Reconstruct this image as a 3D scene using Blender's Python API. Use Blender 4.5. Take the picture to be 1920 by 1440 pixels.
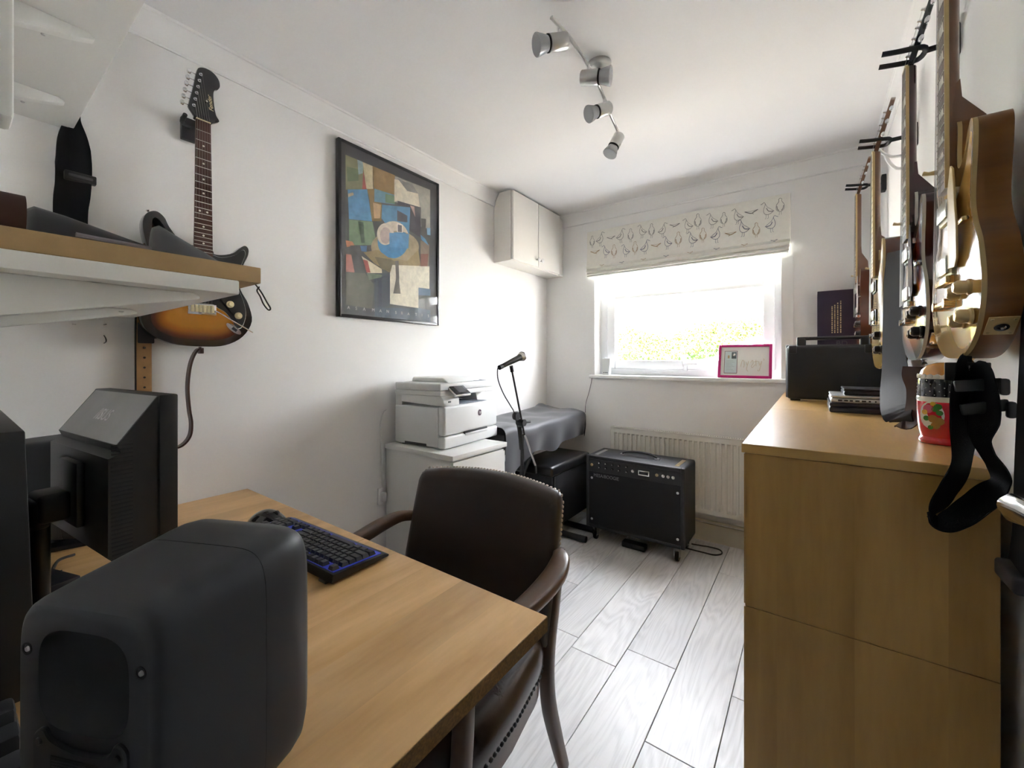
import bpy, bmesh, math, random
from mathutils import Vector as V, Matrix as Mx, Euler
R = math.radians
random.seed(7)
for o in list(bpy.data.objects): bpy.data.objects.remove(o)
scn = bpy.context.scene
COL = scn.collection

# ---------------------------------------------------------------- camera
F, CX, CY, YAW, CAMH = 774.0, 960.0, 674.0, R(36.0), 1.216
cam = bpy.data.cameras.new('camera'); cam.sensor_width = 36.0; cam.lens = 36.0 * F / 1920.0
cam.shift_y = (CY - 720.0) / 1920.0 ; cam.clip_start = 0.005; cam.clip_end = 300
camo = bpy.data.objects.new('camera', cam); COL.objects.link(camo)
camo.location = (0, 0, CAMH); camo.rotation_euler = (R(90), 0, YAW)
scn.camera = camo
cs, sn = math.cos(YAW), math.sin(YAW)
def ray(x, y):
    r = (x - CX) / F; u = (CY - y) / F
    return V((-sn + r * cs, cs + r * sn, u))
def onX(x, y, X): d = ray(x, y); return d * (X / d.x) + V((0, 0, CAMH))
def onY(x, y, Y): d = ray(x, y); return d * (Y / d.y) + V((0, 0, CAMH))
def onZ(x, y, Z): d = ray(x, y); return d * ((Z - CAMH) / d.z) + V((0, 0, CAMH))

# ---------------------------------------------------------------- view, world, sun, lamps
vs = scn.view_settings
vs.view_transform = 'Standard'; vs.look = 'None'; vs.exposure = 3.75; vs.gamma = 1.0; vs.use_curve_mapping = False
W = bpy.data.worlds.new('sky'); scn.world = W; W.use_nodes = True
nt = W.node_tree; nt.nodes.clear()
def N(nt, t, **k):
    n = nt.nodes.new(t)
    for a, b in k.items():
        if a in n.inputs: n.inputs[a].default_value = b
        else: setattr(n, a, b)
    return n
def ramp(nt, fac, stops):
    n = nt.nodes.new('ShaderNodeValToRGB'); cr = n.color_ramp
    while len(cr.elements) < len(stops): cr.elements.new(.5)
    for e, (p, c) in zip(cr.elements, stops):
        e.position = p; e.color = (c[0], c[1], c[2], 1)
    if fac is not None: nt.links.new(fac, n.inputs[0])
    return n
tc = N(nt, 'ShaderNodeTexCoord')
mp = N(nt, 'ShaderNodeMapping'); mp.inputs['Scale'].default_value = (1, 1, 2.2); mp.inputs['Location'].default_value = (.35, .2, .1)
nt.links.new(tc.outputs['Generated'], mp.inputs[0])
nz = N(nt, 'ShaderNodeTexNoise', Scale=4.6, Detail=7.0, Roughness=.5)
nt.links.new(mp.outputs[0], nz.inputs['Vector'])
cl = ramp(nt, nz.outputs['Fac'], [(.39, (0, 0, 0)), (.70, (1, 1, 1))])
sx = N(nt, 'ShaderNodeSeparateXYZ'); nt.links.new(tc.outputs['Generated'], sx.inputs[0])
blue = ramp(nt, sx.outputs['Z'], [(0.0, (.050, .070, .097)), (.5, (.022, .047, .094))])
mix = N(nt, 'ShaderNodeMix', data_type='RGBA')
nt.links.new(cl.outputs['Color'], mix.inputs[0]); nt.links.new(blue.outputs['Color'], mix.inputs[6]); mix.inputs[7].default_value = (.98, .99, 1.0, 1)
bg = N(nt, 'ShaderNodeBackground', Strength=5.8)
nt.links.new(mix.outputs[2], bg.inputs[0])
wo = N(nt, 'ShaderNodeOutputWorld'); nt.links.new(bg.outputs[0], wo.inputs[0])
sun = bpy.data.lights.new('sun_offscreen', 'SUN'); sun.energy = 26.0; sun.angle = R(.53); sun.color = (1, .95, .86)
so = bpy.data.objects.new('sun_offscreen', sun); COL.objects.link(so); so.rotation_euler = (R(31), 0, R(-18))
# ---------------------------------------------------------------- materials
MAT = {}
def newmat(name):
    m = bpy.data.materials.new(name); m.use_nodes = True; MAT[name] = m
    return m, m.node_tree, m.node_tree.nodes['Principled BSDF']
def mat(name, col, rough=.5, metal=0., var=.0, vscale=8., stretch=(1, 1, 1), bump=0., bscale=200., spec=.5, coat=0., trans=0., emit=None, estr=0., col2=None, sheen=0.):
    m, nt, b = newmat(name)
    b.inputs['Roughness'].default_value = rough; b.inputs['Metallic'].default_value = metal
    b.inputs['Specular IOR Level'].default_value = spec; b.inputs['Coat Weight'].default_value = coat
    b.inputs['Coat Roughness'].default_value = .06; b.inputs['Transmission Weight'].default_value = trans
    b.inputs['Sheen Weight'].default_value = sheen
    if emit: b.inputs['Emission Color'].default_value = (*emit, 1); b.inputs['Emission Strength'].default_value = estr
    c1 = (*col, 1); b.inputs['Base Color'].default_value = c1
    if var > 0 or bump > 0:
        tc = N(nt, 'ShaderNodeTexCoord'); mp = N(nt, 'ShaderNodeMapping'); mp.inputs['Scale'].default_value = stretch
        nt.links.new(tc.outputs['Object'], mp.inputs[0])
    if var > 0:
        nz = N(nt, 'ShaderNodeTexNoise', Scale=vscale, Detail=5.); nt.links.new(mp.outputs[0], nz.inputs['Vector'])
        c2 = col2 or tuple(max(0, c * (1 - var)) for c in col)
        r = ramp(nt, nz.outputs['Fac'], [(.3, c2), (.7, col)]); nt.links.new(r.outputs[0], b.inputs['Base Color'])
    if bump > 0:
        n2 = N(nt, 'ShaderNodeTexNoise', Scale=bscale, Detail=3.); nt.links.new(mp.outputs[0], n2.inputs['Vector'])
        bp = N(nt, 'ShaderNodeBump', Strength=bump, Distance=.002); nt.links.new(n2.outputs['Fac'], bp.inputs['Height']); nt.links.new(bp.outputs[0], b.inputs['Normal'])
    return m
def wood(name, c1, c2, axis='x', strip=0., rough=.4, rings=14., long=.12, coat=0., tone=.06, gain=1.0):
    """grain runs along axis; strip>0 : staves of that width side by side, each with its own tone"""
    m, nt, b = newmat(name)
    b.inputs['Roughness'].default_value = rough; b.inputs['Coat Weight'].default_value = coat
    tc = N(nt, 'ShaderNodeTexCoord'); mp = N(nt, 'ShaderNodeMapping')
    s = {'x': (long, 1, 1), 'y': (1, long, 1), 'z': (1, 1, long)}[axis]
    mp.inputs['Scale'].default_value = s
    nt.links.new(tc.outputs['Object'], mp.inputs[0])
    vec = mp.outputs[0]
    sep = None
    if strip > 0:
        sp = N(nt, 'ShaderNodeSeparateXYZ'); nt.links.new(tc.outputs['Object'], sp.inputs[0])
        ac = 'Y' if axis == 'x' else 'X'
        dv = N(nt, 'ShaderNodeMath', operation='DIVIDE'); nt.links.new(sp.outputs[ac], dv.inputs[0]); dv.inputs[1].default_value = strip
        fl = N(nt, 'ShaderNodeMath', operation='FLOOR'); nt.links.new(dv.outputs[0], fl.inputs[0])
        wn = N(nt, 'ShaderNodeTexWhiteNoise', noise_dimensions='1D'); nt.links.new(fl.outputs[0], wn.inputs['W'])
        ml = N(nt, 'ShaderNodeVectorMath', operation='SCALE'); nt.links.new(wn.outputs['Color'], ml.inputs[0]); ml.inputs['Scale'].default_value = 20
        ad = N(nt, 'ShaderNodeVectorMath', operation='ADD'); nt.links.new(vec, ad.inputs[0]); nt.links.new(ml.outputs[0], ad.inputs[1]); vec = ad.outputs[0]
        sep = wn
    n1 = N(nt, 'ShaderNodeTexNoise', Scale=3.2, Detail=3.); nt.links.new(vec, n1.inputs['Vector'])
    mu = N(nt, 'ShaderNodeMath', operation='MULTIPLY'); nt.links.new(n1.outputs['Fac'], mu.inputs[0]); mu.inputs[1].default_value = rings
    fr = N(nt, 'ShaderNodeMath', operation='PINGPONG'); nt.links.new(mu.outputs[0], fr.inputs[0]); fr.inputs[1].default_value = .5
    n2 = N(nt, 'ShaderNodeTexNoise', Scale=90., Detail=2.); nt.links.new(vec, n2.inputs['Vector'])
    a1 = N(nt, 'ShaderNodeMath', operation='MULTIPLY_ADD'); nt.links.new(n2.outputs['Fac'], a1.inputs[0]); a1.inputs[1].default_value = .5; nt.links.new(fr.outputs[0], a1.inputs[2])
    r = ramp(nt, a1.outputs[0], [(.1, c2), (.75, c1)])
    out = r.outputs[0]
    if sep:
        hs = N(nt, 'ShaderNodeHueSaturation')
        mr = N(nt, 'ShaderNodeMapRange'); nt.links.new(sep.outputs['Value'], mr.inputs[0]); mr.inputs[3].default_value = 1 - tone; mr.inputs[4].default_value = 1 + tone
        nt.links.new(mr.outputs[0], hs.inputs['Value']); nt.links.new(out, hs.inputs['Color']); out = hs.outputs[0]
    nt.links.new(out, b.inputs['Base Color'])
    return m
def attrmat(name, stops, rough=.25, coat=.6, attr='ring', grain=0.):
    m, nt, b = newmat(name)
    a = N(nt, 'ShaderNodeAttribute', attribute_name=attr)
    r = ramp(nt, a.outputs['Fac'], stops); out = r.outputs[0]
    if grain:
        tc = N(nt, 'ShaderNodeTexCoord'); mp = N(nt, 'ShaderNodeMapping'); mp.inputs['Scale'].default_value = (1, .1, 1); nt.links.new(tc.outputs['Object'], mp.inputs[0])
        nz = N(nt, 'ShaderNodeTexNoise', Scale=60., Detail=3.); nt.links.new(mp.outputs[0], nz.inputs['Vector'])
        hs = N(nt, 'ShaderNodeHueSaturation'); mr = N(nt, 'ShaderNodeMapRange'); nt.links.new(nz.outputs['Fac'], mr.inputs[0]); mr.inputs[3].default_value = 1 - grain; mr.inputs[4].default_value = 1 + grain
        nt.links.new(mr.outputs[0], hs.inputs['Value']); nt.links.new(out, hs.inputs['Color']); out = hs.outputs[0]
    nt.links.new(out, b.inputs['Base Color'])
    b.inputs['Roughness'].default_value = rough; b.inputs['Coat Weight'].default_value = coat; b.inputs['Coat Roughness'].default_value = .04
    return m
def colmat(name, attr='col', rough=.6, coat=0.):
    m, nt, b = newmat(name)
    a = N(nt, 'ShaderNodeAttribute', attribute_name=attr); nt.links.new(a.outputs['Color'], b.inputs['Base Color'])
    b.inputs['Roughness'].default_value = rough; b.inputs['Coat Weight'].default_value = coat
    return m
mat('wall', (.88, .872, .855), .85, var=.02, vscale=3, bump=.05, bscale=120, spec=.2)
mat('ceiling', (.90, .90, .895), .9, spec=.2)
mat('trimwhite', (.88, .88, .87), .45)
mat('skirting', (.72, .68, .56), .5)
mat('white_laminate', (.80, .80, .77), .45)
mat('white_metal', (.78, .78, .75), .35)
mat('upvc', (.84, .85, .86), .25)
mat('printer_white', (.76, .77, .76), .45)
mat('printer_grey', (.22, .25, .29), .5)
mat('screen_dark', (.012, .012, .015), .15)
mat('black_plastic', (.012, .012, .013), .38)
mat('black_matte', (.010, .010, .012), .65)
mat('black_gloss', (.006, .006, .008), .08, coat=.6)
mat('tolex', (.013, .013, .017), .5, bump=.4, bscale=500)
mat('grille', (.006, .006, .009), .8, bump=.3, bscale=900)
mat('chrome', (.75, .75, .76), .12, 1.)
mat('steel', (.55, .55, .54), .28, 1.)
mat('brass', (.72, .50, .24), .22, 1.)
mat('gold_dull', (.50, .38, .20), .3, 1.); mat('stud_metal', (.42, .37, .32), .3, 1.); mat('badge', (.20, .20, .21), .4); mat('cable_grey', (.20, .18, .20), .5)
mat('speaker_grey', (.032, .034, .038), .45, bump=.06, bscale=1500, spec=.3)
mat('speaker_line', (.006, .006, .007), .7)
mat('monitor_grey', (.38, .38, .38), .35, var=.25, vscale=6, stretch=(1, 1, .3))
mat('card', (.46, .31, .15), .8, var=.12, vscale=20)
mat('card_dark', (.05, .02, .015), .9)
mat('webbing', (.005, .005, .008), .85, bump=.4, bscale=700, spec=.25)
mat('strap_red', (.12, .006, .012), .7)
mat('leather_black', (.006, .006, .009), .5, bump=.1, bscale=300)
mat('leather_brown', (.060, .024, .016), .38, var=.3, vscale=30)
mat('leather_tan', (.42, .23, .09), .6, var=.3, vscale=25)
mat('chair_leather', (.036, .021, .015), .34, var=.45, vscale=4, bump=.12, bscale=260, stretch=(1, 1, .5))
mat('seat_leather', (.032, .015, .013), .26, var=.4, vscale=5, bump=.10, bscale=260)
wood('chair_wood', (.090, .042, .018), (.045, .020, .010), 'y', rough=.32, rings=9)
wood('chair_wood_leg', (.075, .036, .016), (.038, .017, .009), 'z', rough=.36, rings=9)
wood('desk_wood', (.72, .45, .200), (.55, .315, .115), 'y', strip=.118, rough=.33, rings=7, long=.16, tone=.10)
mat('chipboard', (.25, .135, .040), .85, var=.55, vscale=260)
wood('birch', (.52, .31, .095), (.38, .21, .055), 'z', strip=.135, rough=.36, rings=6, long=.13, tone=.07)
wood('birch_top', (.52, .31, .095), (.40, .225, .060), 'y', rough=.30, rings=6, long=.15)
wood('birch_edge', (.56, .35, .12), (.50, .30, .09), 'x', rough=.4, rings=5)
mat('radiator', (.76, .75, .69), .35)
mat('cover_cloth', (.046, .045, .052), .55, var=.3, vscale=6, sheen=.3)
mat('bench_vinyl', (.014, .014, .016), .28, bump=.05, bscale=300)
mat('frame_black', (.010, .010, .013), .3)
mat('mount_grey', (.075, .075, .078), .6)
mat('pink', (.52, .006, .16), .35)
mat('paper', (.80, .80, .76), .7)
mat('paper_blue', (.62, .72, .72), .7)
mat('ink', (.10, .12, .13), .7)
mat('ink_pale', (.62, .54, .42), .7)
mat('rosewood', (.075, .026, .016), .5, var=.3, vscale=60, stretch=(1, .1, 1))
mat('rosewood_pale', (.12, .062, .042), .45, var=.3, vscale=60, stretch=(1, .1, 1))
mat('nickel', (.70, .68, .62), .25, 1.)
mat('pearl', (.75, .72, .62), .3)
mat('ivory', (.76, .66, .40), .35)
mat('cream', (.66, .48, .22), .4); mat('binding_white', (.62, .60, .53), .4); mat('string_steel', (.36, .35, .33), .4, .6)
wood('maple_neck', (.36, .19, .07), (.30, .15, .05), 'y', rough=.3, rings=5, coat=.5)
wood('mahogany', (.155, .062, .022), (.100, .036, .012), 'y', rough=.3, rings=8, coat=.5)
wood('walnut_side', (.27, .115, .028), (.17, .068, .015), 'z', rough=.33, rings=12, coat=.35)
mat('burst_side', (.012, .006, .009), .15, coat=.7)
mat('burst_back', (.050, .006, .012), .15, coat=.7)
mat('copper_side', (.10, .030, .012), .2, coat=.6)
attrmat('amber_burst', [(0, (.004, .003, .004)), (.22, (.010, .005, .005)), (.48, (.10, .024, .006)), (.78, (.36, .125, .012)), (1, (.50, .205, .018))], grain=.08)
attrmat('red_burst', [(0, (.006, .006, .014)), (.25, (.015, .005, .012)), (.50, (.26, .018, .008)), (.75, (.55, .12, .010)), (1, (.62, .32, .04))], grain=.05)
attrmat('goldtop', [(0, (.54, .29, .07)), (.3, (.58, .33, .085)), (1, (.62, .37, .11))], rough=.16, coat=.8)
attrmat('natural_top', [(0, (.46, .27, .06)), (1, (.56, .38, .11))], rough=.2, coat=.7, grain=.1)
attrmat('copper_top', [(0, (.34, .10, .045)), (1, (.46, .17, .08))], rough=.12, coat=.8)
mat('purple_box', (.030, .014, .045), .45, var=.5, vscale=9, stretch=(.3, 1, 1))
mat('case_black', (.010, .011, .014), .5, bump=.35, bscale=700)
mat('laptop_black', (.016, .016, .020), .3)
mat('laptop_silver', (.62, .63, .63), .3, .8)
mat('red_lacquer', (.60, .008, .020), .12, coat=.8)
mat('doll_orange', (.72, .34, .07), .2, coat=.6)
mat('doll_white', (.80, .78, .68), .2, coat=.6)
mat('doll_black', (.008, .008, .010), .12, coat=.8)
mat('doll_green', (.05, .22, .03), .2, coat=.6)
mat('doll_pink', (.62, .10, .14), .2, coat=.6)
mat('doll_yellow', (.72, .42, .04), .2, coat=.6)
mat('doll_brown', (.40, .19, .04), .2, coat=.6)
mat('blue_led', (.02, .03, .3), .5, emit=(.06, .12, 1.), estr=.010)
mat('keycap', (.020, .020, .023), .5)
mat('lens', (.42, .43, .44), .2)
mat('bulb_face', (.50, .50, .52), .2, var=.35, vscale=90)
mat('logo_dark', (.05, .012, .04), .3)
mat('foliage_core', (.045, .085, .010), .9, var=.6, vscale=3)
colmat('leafmat', rough=.7)
mat('car_white', (.48, .50, .54), .15, coat=.8)
mat('car_glass', (.02, .024, .03), .05)
mat('tarmac', (.22, .21, .20), .9, var=.3, vscale=20)
mat('concrete', (.50, .49, .46), .9)
colmat('printcol', rough=.55)
def glassmat(name, tint=(1, 1, 1), refl=.06):
    m = bpy.data.materials.new(name); m.use_nodes = True; nt = m.node_tree; nt.nodes.clear(); MAT[name] = m
    t = N(nt, 'ShaderNodeBsdfTransparent'); t.inputs[0].default_value = (*tint, 1)
    g = N(nt, 'ShaderNodeBsdfGlossy'); g.inputs['Roughness'].default_value = .02
    lw = N(nt, 'ShaderNodeLayerWeight', Blend=.5); pw5 = N(nt, 'ShaderNodeMath', operation='POWER'); nt.links.new(lw.outputs['Facing'], pw5.inputs[0]); pw5.inputs[1].default_value = 4.; fr = N(nt, 'ShaderNodeMath', operation='MULTIPLY_ADD'); nt.links.new(pw5.outputs[0], fr.inputs[0]); fr.inputs[1].default_value = .5; fr.inputs[2].default_value = .03; mx = N(nt, 'ShaderNodeMixShader')
    nt.links.new(fr.outputs[0], mx.inputs[0]); nt.links.new(t.outputs[0], mx.inputs[1]); nt.links.new(g.outputs[0], mx.inputs[2])
    o = N(nt, 'ShaderNodeOutputMaterial'); nt.links.new(mx.outputs[0], o.inputs[0])
glassmat('glass')
# floor laminate : grey oak, tone per plank, cathedral grain
def laminate():
    m, nt, b = newmat('laminate'); b.inputs['Roughness'].default_value = .38
    tc = N(nt, 'ShaderNodeTexCoord'); oi = N(nt, 'ShaderNodeObjectInfo')
    sc = N(nt, 'ShaderNodeVectorMath', operation='SCALE'); sc.inputs['Scale'].default_value = 37.
    cmb = N(nt, 'ShaderNodeCombineXYZ')
    for i in range(3): nt.links.new(oi.outputs['Random'], cmb.inputs[i])
    nt.links.new(cmb.outputs[0], sc.inputs[0])
    ad = N(nt, 'ShaderNodeVectorMath', operation='ADD'); nt.links.new(tc.outputs['Object'], ad.inputs[0]); nt.links.new(sc.outputs[0], ad.inputs[1])
    mp = N(nt, 'ShaderNodeMapping'); mp.inputs['Scale'].default_value = (1.25, .15, 1); nt.links.new(ad.outputs[0], mp.inputs[0])
    n1 = N(nt, 'ShaderNodeTexNoise', Scale=4.2, Detail=3.5, Roughness=.45, Distortion=.35); nt.links.new(mp.outputs[0], n1.inputs['Vector'])
    mu = N(nt, 'ShaderNodeMath', operation='MULTIPLY'); mu.inputs[1].default_value = 26.; nt.links.new(n1.outputs['Fac'], mu.inputs[0])
    pp = N(nt, 'ShaderNodeMath', operation='PINGPONG'); pp.inputs[1].default_value = .5; nt.links.new(mu.outputs[0], pp.inputs[0])
    mp2 = N(nt, 'ShaderNodeMapping'); mp2.inputs['Scale'].default_value = (1, .03, 1); nt.links.new(ad.outputs[0], mp2.inputs[0])
    n2 = N(nt, 'ShaderNodeTexNoise', Scale=170., Detail=2.); nt.links.new(mp2.outputs[0], n2.inputs['Vector'])
    n3 = N(nt, 'ShaderNodeTexNoise', Scale=2.2, Detail=2.); nt.links.new(mp.outputs[0], n3.inputs['Vector'])
    a1 = N(nt, 'ShaderNodeMath', operation='MULTIPLY_ADD'); nt.links.new(n2.outputs['Fac'], a1.inputs[0]); a1.inputs[1].default_value = .55; pm = N(nt, 'ShaderNodeMath', operation='MULTIPLY_ADD'); nt.links.new(pp.outputs[0], pm.inputs[0]); pm.inputs[1].default_value = .62; pm.inputs[2].default_value = .10; nt.links.new(pm.outputs[0], a1.inputs[2])
    a2 = N(nt, 'ShaderNodeMath', operation='MULTIPLY_ADD'); nt.links.new(n3.outputs['Fac'], a2.inputs[0]); a2.inputs[1].default_value = .7; nt.links.new(a1.outputs[0], a2.inputs[2])
    r = ramp(nt, a2.outputs[0], [(.30, (.45, .45, .465)), (.65, (.60, .60, .615)), (1.05, (.74, .74, .755))])
    hs = N(nt, 'ShaderNodeHueSaturation'); mr = N(nt, 'ShaderNodeMapRange'); nt.links.new(oi.outputs['Random'], mr.inputs[0]); mr.inputs[3].default_value = .90; mr.inputs[4].default_value = 1.08
    nt.links.new(mr.outputs[0], hs.inputs['Value']); nt.links.new(r.outputs[0], hs.inputs['Color']); nt.links.new(hs.outputs[0], b.inputs['Base Color'])
    bp = N(nt, 'ShaderNodeBump', Strength=.10, Distance=.001); nt.links.new(a1.outputs[0], bp.inputs['Height']); nt.links.new(bp.outputs[0], b.inputs['Normal'])
laminate()
# roman-blind linen : rows of small outline birds come as geometry, this is the cloth
mat('linen', (.86, .84, .77), .85, var=.05, vscale=40, bump=.1, bscale=900)
mat('bird_grey', (.22, .22, .21), .9); mat('bird_tan', (.42, .28, .15), .9); mat('bird_blue', (.12, .13, .20), .9)

# ---------------------------------------------------------------- mesh builder
class B:
    def __init__(s): s.b = bmesh.new()
    def box(s, x0, x1, y0, y1, z0, z1, m=None):
        vs_ = [s.b.verts.new(p) for p in ((x0, y0, z0), (x1, y0, z0), (x1, y1, z0), (x0, y1, z0), (x0, y0, z1), (x1, y0, z1), (x1, y1, z1), (x0, y1, z1))]
        if m is not None:
            for v in vs_: v.co = m @ v.co
        for f in ((3, 2, 1, 0), (4, 5, 6, 7), (0, 1, 5, 4), (1, 2, 6, 5), (2, 3, 7, 6), (3, 0, 4, 7)): s.b.faces.new([vs_[i] for i in f])
        return s
    def rings(s, rings, cap=True, closed=True):
        L = [[s.b.verts.new(p) for p in r] for r in rings]; n = len(L[0])
        for a, c in zip(L, L[1:]):
            for i in range(n if closed else n - 1):
                j = (i + 1) % n
                s.b.faces.new((a[i], a[j], c[j], c[i]))
        if cap and closed:
            s.b.faces.new(L[0][::-1]); s.b.faces.new(L[-1])
        return s
    def tube(s, pts, r, n=10, cap=True):
        pts = [V(p) for p in pts]; k = len(pts)
        rs = r if isinstance(r, (list, tuple)) else [r] * k
        out = []; nrm = None
        for i, p in enumerate(pts):
            t = (pts[min(i + 1, k - 1)] - pts[max(i - 1, 0)]).normalized()
            if nrm is None:
                nrm = t.orthogonal().normalized()
            else:
                nrm = (nrm - t * nrm.dot(t))
                nrm = nrm.normalized() if nrm.length > 1e-6 else t.orthogonal().normalized()
            bn = t.cross(nrm)
            out.append([p + (nrm * math.cos(2 * math.pi * j / n) + bn * math.sin(2 * math.pi * j / n)) * rs[i] for j in range(n)])
        return s.rings(out, cap)
    def lathe(s, prof, n=24, m=None, cap=True):
        out = []
        for r, z in prof:
            ring = [V((r * math.cos(2 * math.pi * j / n), r * math.sin(2 * math.pi * j / n), z)) for j in range(n)]
            out.append([m @ p for p in ring] if m is not None else ring)
        return s.rings(out, cap)
    def cyl(s, p0, p1, r, n=16, r1=None): return s.tube([p0, p1], [r, r if r1 is None else r1], n)
    def prism(s, pts, z0, z1, m=None):
        a = [V((x, y, z0)) for x, y in pts]; c = [V((x, y, z1)) for x, y in pts]
        if m is not None: a = [m @ p for p in a]; c = [m @ p for p in c]
        return s.rings([a, c])
    def ribbon(s, path, wdir, width, th, twist=None):
        """flat strap along path; wdir per point or one vector"""
        path = [V(p) for p in path]; k = len(path); out = []
        for i, p in enumerate(path):
            t = (path[min(i + 1, k - 1)] - path[max(i - 1, 0)]).normalized()
            w = V(wdir[i] if isinstance(wdir, list) else wdir); w = (w - t * w.dot(t)).normalized()
            nn = t.cross(w); wd = width[i] if isinstance(width, list) else width
            out.append([p + w * wd / 2 + nn * th / 2, p - w * wd / 2 + nn * th / 2, p - w * wd / 2 - nn * th / 2, p + w * wd / 2 - nn * th / 2])
        return s.rings(out)
    def bevel(s, w, seg=2, ang=30):
        bmesh.ops.recalc_face_normals(s.b, faces=s.b.faces)
        ed = [e for e in s.b.edges if len(e.link_faces) == 2 and e.calc_face_angle(0) > R(ang)]
        bmesh.ops.bevel(s.b, geom=ed, offset=w, segments=seg, profile=.5, affect='EDGES', clamp_overlap=True)
        return s
    def build(s, name, material, parent=None, smooth=True, ang=40, loc=None, recalc=True):
        if recalc: bmesh.ops.recalc_face_normals(s.b, faces=s.b.faces)
        me = bpy.data.meshes.new(name); s.b.to_mesh(me); s.b.free()
        if smooth:
            me.shade_smooth()
            me.set_sharp_from_angle(angle=R(ang))
        me.materials.append(MAT[material])
        o = bpy.data.objects.new(name, me); COL.objects.link(o)
        if parent is not None: o.parent = parent
        if loc is not None: o.location = loc
        return o
def box(name, m, parent, x0, x1, y0, y1, z0, z1, bev=.002, seg=2):
    b = B().box(x0, x1, y0, y1, z0, z1)
    if bev: b.bevel(bev, seg)
    return b.build(name, m, parent)
def tag(o, label=None, cat=None, group=None, kind=None):
    if label: o['label'] = label
    if cat: o['category'] = cat
    if group: o['group'] = group
    if kind: o['kind'] = kind
    return o
def thing(name, label, cat, loc=(0, 0, 0), rotz=0, group=None, mtx=None):
    o = bpy.data.objects.new(name, None); o.empty_display_size = .05; COL.objects.link(o)
    if mtx is not None: o.matrix_world = mtx
    else: o.location = loc; o.rotation_euler = (0, 0, rotz)
    return tag(o, label, cat, group)
def struct(o): o['kind'] = 'structure'; return o
def spline(pts, n=8, closed=False):
    pts = [V(p) if len(p) == 3 else V((p[0], p[1], 0)) for p in pts]; k = len(pts); out = []
    rng = range(k) if closed else range(k - 1)
    for i in rng:
        if closed: p0, p1, p2, p3 = pts[(i - 1) % k], pts[i], pts[(i + 1) % k], pts[(i + 2) % k]
        else: p0, p1, p2, p3 = pts[max(i - 1, 0)], pts[i], pts[i + 1], pts[min(i + 2, k - 1)]
        for j in range(n):
            t = j / n
            out.append(.5 * ((2 * p1) + (-p0 + p2) * t + (2 * p0 - 5 * p1 + 4 * p2 - p3) * t * t + (-p0 + 3 * p1 - 3 * p2 + p3) * t ** 3))
    if not closed: out.append(pts[-1])
    return out
def text(name, s, size, m, parent, mtx, extrude=.0004, align='CENTER', shear=0, sx=1.):
    c = bpy.data.curves.new(name, 'FONT'); c.body = s; c.size = size; c.extrude = extrude; c.align_x = align; c.align_y = 'CENTER'; c.shear = shear
    t = bpy.data.objects.new(name, c); COL.objects.link(t)
    bpy.context.view_layer.update()
    me = bpy.data.meshes.new_from_object(t); bpy.data.objects.remove(t)
    for v in me.vertices: v.co.x *= sx
    me.materials.clear(); me.materials.append(MAT[m])
    o = bpy.data.objects.new(name, me); COL.objects.link(o); o.parent = parent; o.matrix_local = mtx
    return o
def frame3(o, x, y, z):
    x, y, z = V(x), V(y), V(z)
    return Mx(((x.x, y.x, z.x, o[0]), (x.y, y.y, z.y, o[1]), (x.z, y.z, z.z, o[2]), (0, 0, 0, 1)))

# ================================================================= ROOM
XL, XR, YB, YW, HC = -1.825, .300, 0.0, 3.014, 2.40
WX0, WX1, WZ0, WZ1 = -1.385, -.151, 1.095, 2.19          # window opening in the end wall
WT = .26
# floor with planks
fl = B().box(XL - .05, XR + .05, -1.4, YW + .05, -.06, -.012).build('floor', 'tarmac'); struct(fl)
PW = .1965; x_edges = [-.235 - PW * k for k in range(-3, 9)]; x_edges = sorted(x_edges)
offs = {0: .3}
starts = [.35, .95, .15, .72, 1.06, 1.62, 1.16, .60, 1.45, .2, .8, .5]
PL = 1.29
# end joints read off the photograph : (column left edge, y of a joint)
joints = {}
for px, py in ((1060, 1185), (1132, 1240), (1060, 1310), (1220, 1235), (1265, 1420), (1385, 1310)):
    p = onZ(px, py, 0); joints.setdefault(int(math.floor((p.x + .235) / PW)), p.y)
pcount = 0
for i in range(len(x_edges) - 1):
    a, c = x_edges[i], x_edges[i + 1]
    a2, c2 = max(a, XL), min(c, XR)
    if c2 - a2 < .01: continue
    key = int(math.floor(((a + c) / 2 + .235) / PW)); y = joints.get(key, starts[i % 12])
    while y > -.1: y -= PL
    while y < YW:
        y0, y1 = max(y, -.12), min(y + PL, YW)
        if y1 - y0 > .02:
            g = .0011
            b = B().box(-(c2 - a2) / 2 + g, (c2 - a2) / 2 - g, -(y1 - y0) / 2 + g, (y1 - y0) / 2 - g, -.012, 0).bevel(.0014, 1)
            b.build('plank', 'laminate', fl, loc=((a2 + c2) / 2, (y0 + y1) / 2, 0))
        y += PL
# walls
wl = struct(B().box(XL - .1, XL, -1.4, YW + WT, -.02, HC + .1).build('wall_left', 'wall'))
wr = struct(B().box(XR, XR + .1, -1.4, YW + WT, -.02, HC + .1).build('wall_right', 'wall'))
b = B()
b.box(XL, WX0, YW, YW + WT, -.02, HC + .1); b.box(WX1, XR, YW, YW + WT, -.02, HC + .1)
b.box(WX0, WX1, YW, YW + WT, -.02, WZ0); b.box(WX0, WX1, YW, YW + WT, WZ1, HC + .1)
struct(b.build('wall_end', 'wall'))
DX0, DX1, DZ = -.43, .262, 2.03
b = B()
b.box(XL, DX0, YB - .10, YB, -.02, HC + .1); b.box(DX1, XR, YB - .10, YB, -.02, HC + .1); b.box(DX0, DX1, YB - .10, YB, DZ, HC + .1)
struct(b.build('wall_back', 'wall'))
struct(B().box(XL - .1, XR + .1, -1.5, -1.4, -.02, HC + .1).build('wall_sun_block', 'wall'))  # unseen wall, added with the longer ceiling to keep sun from the doorway
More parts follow.
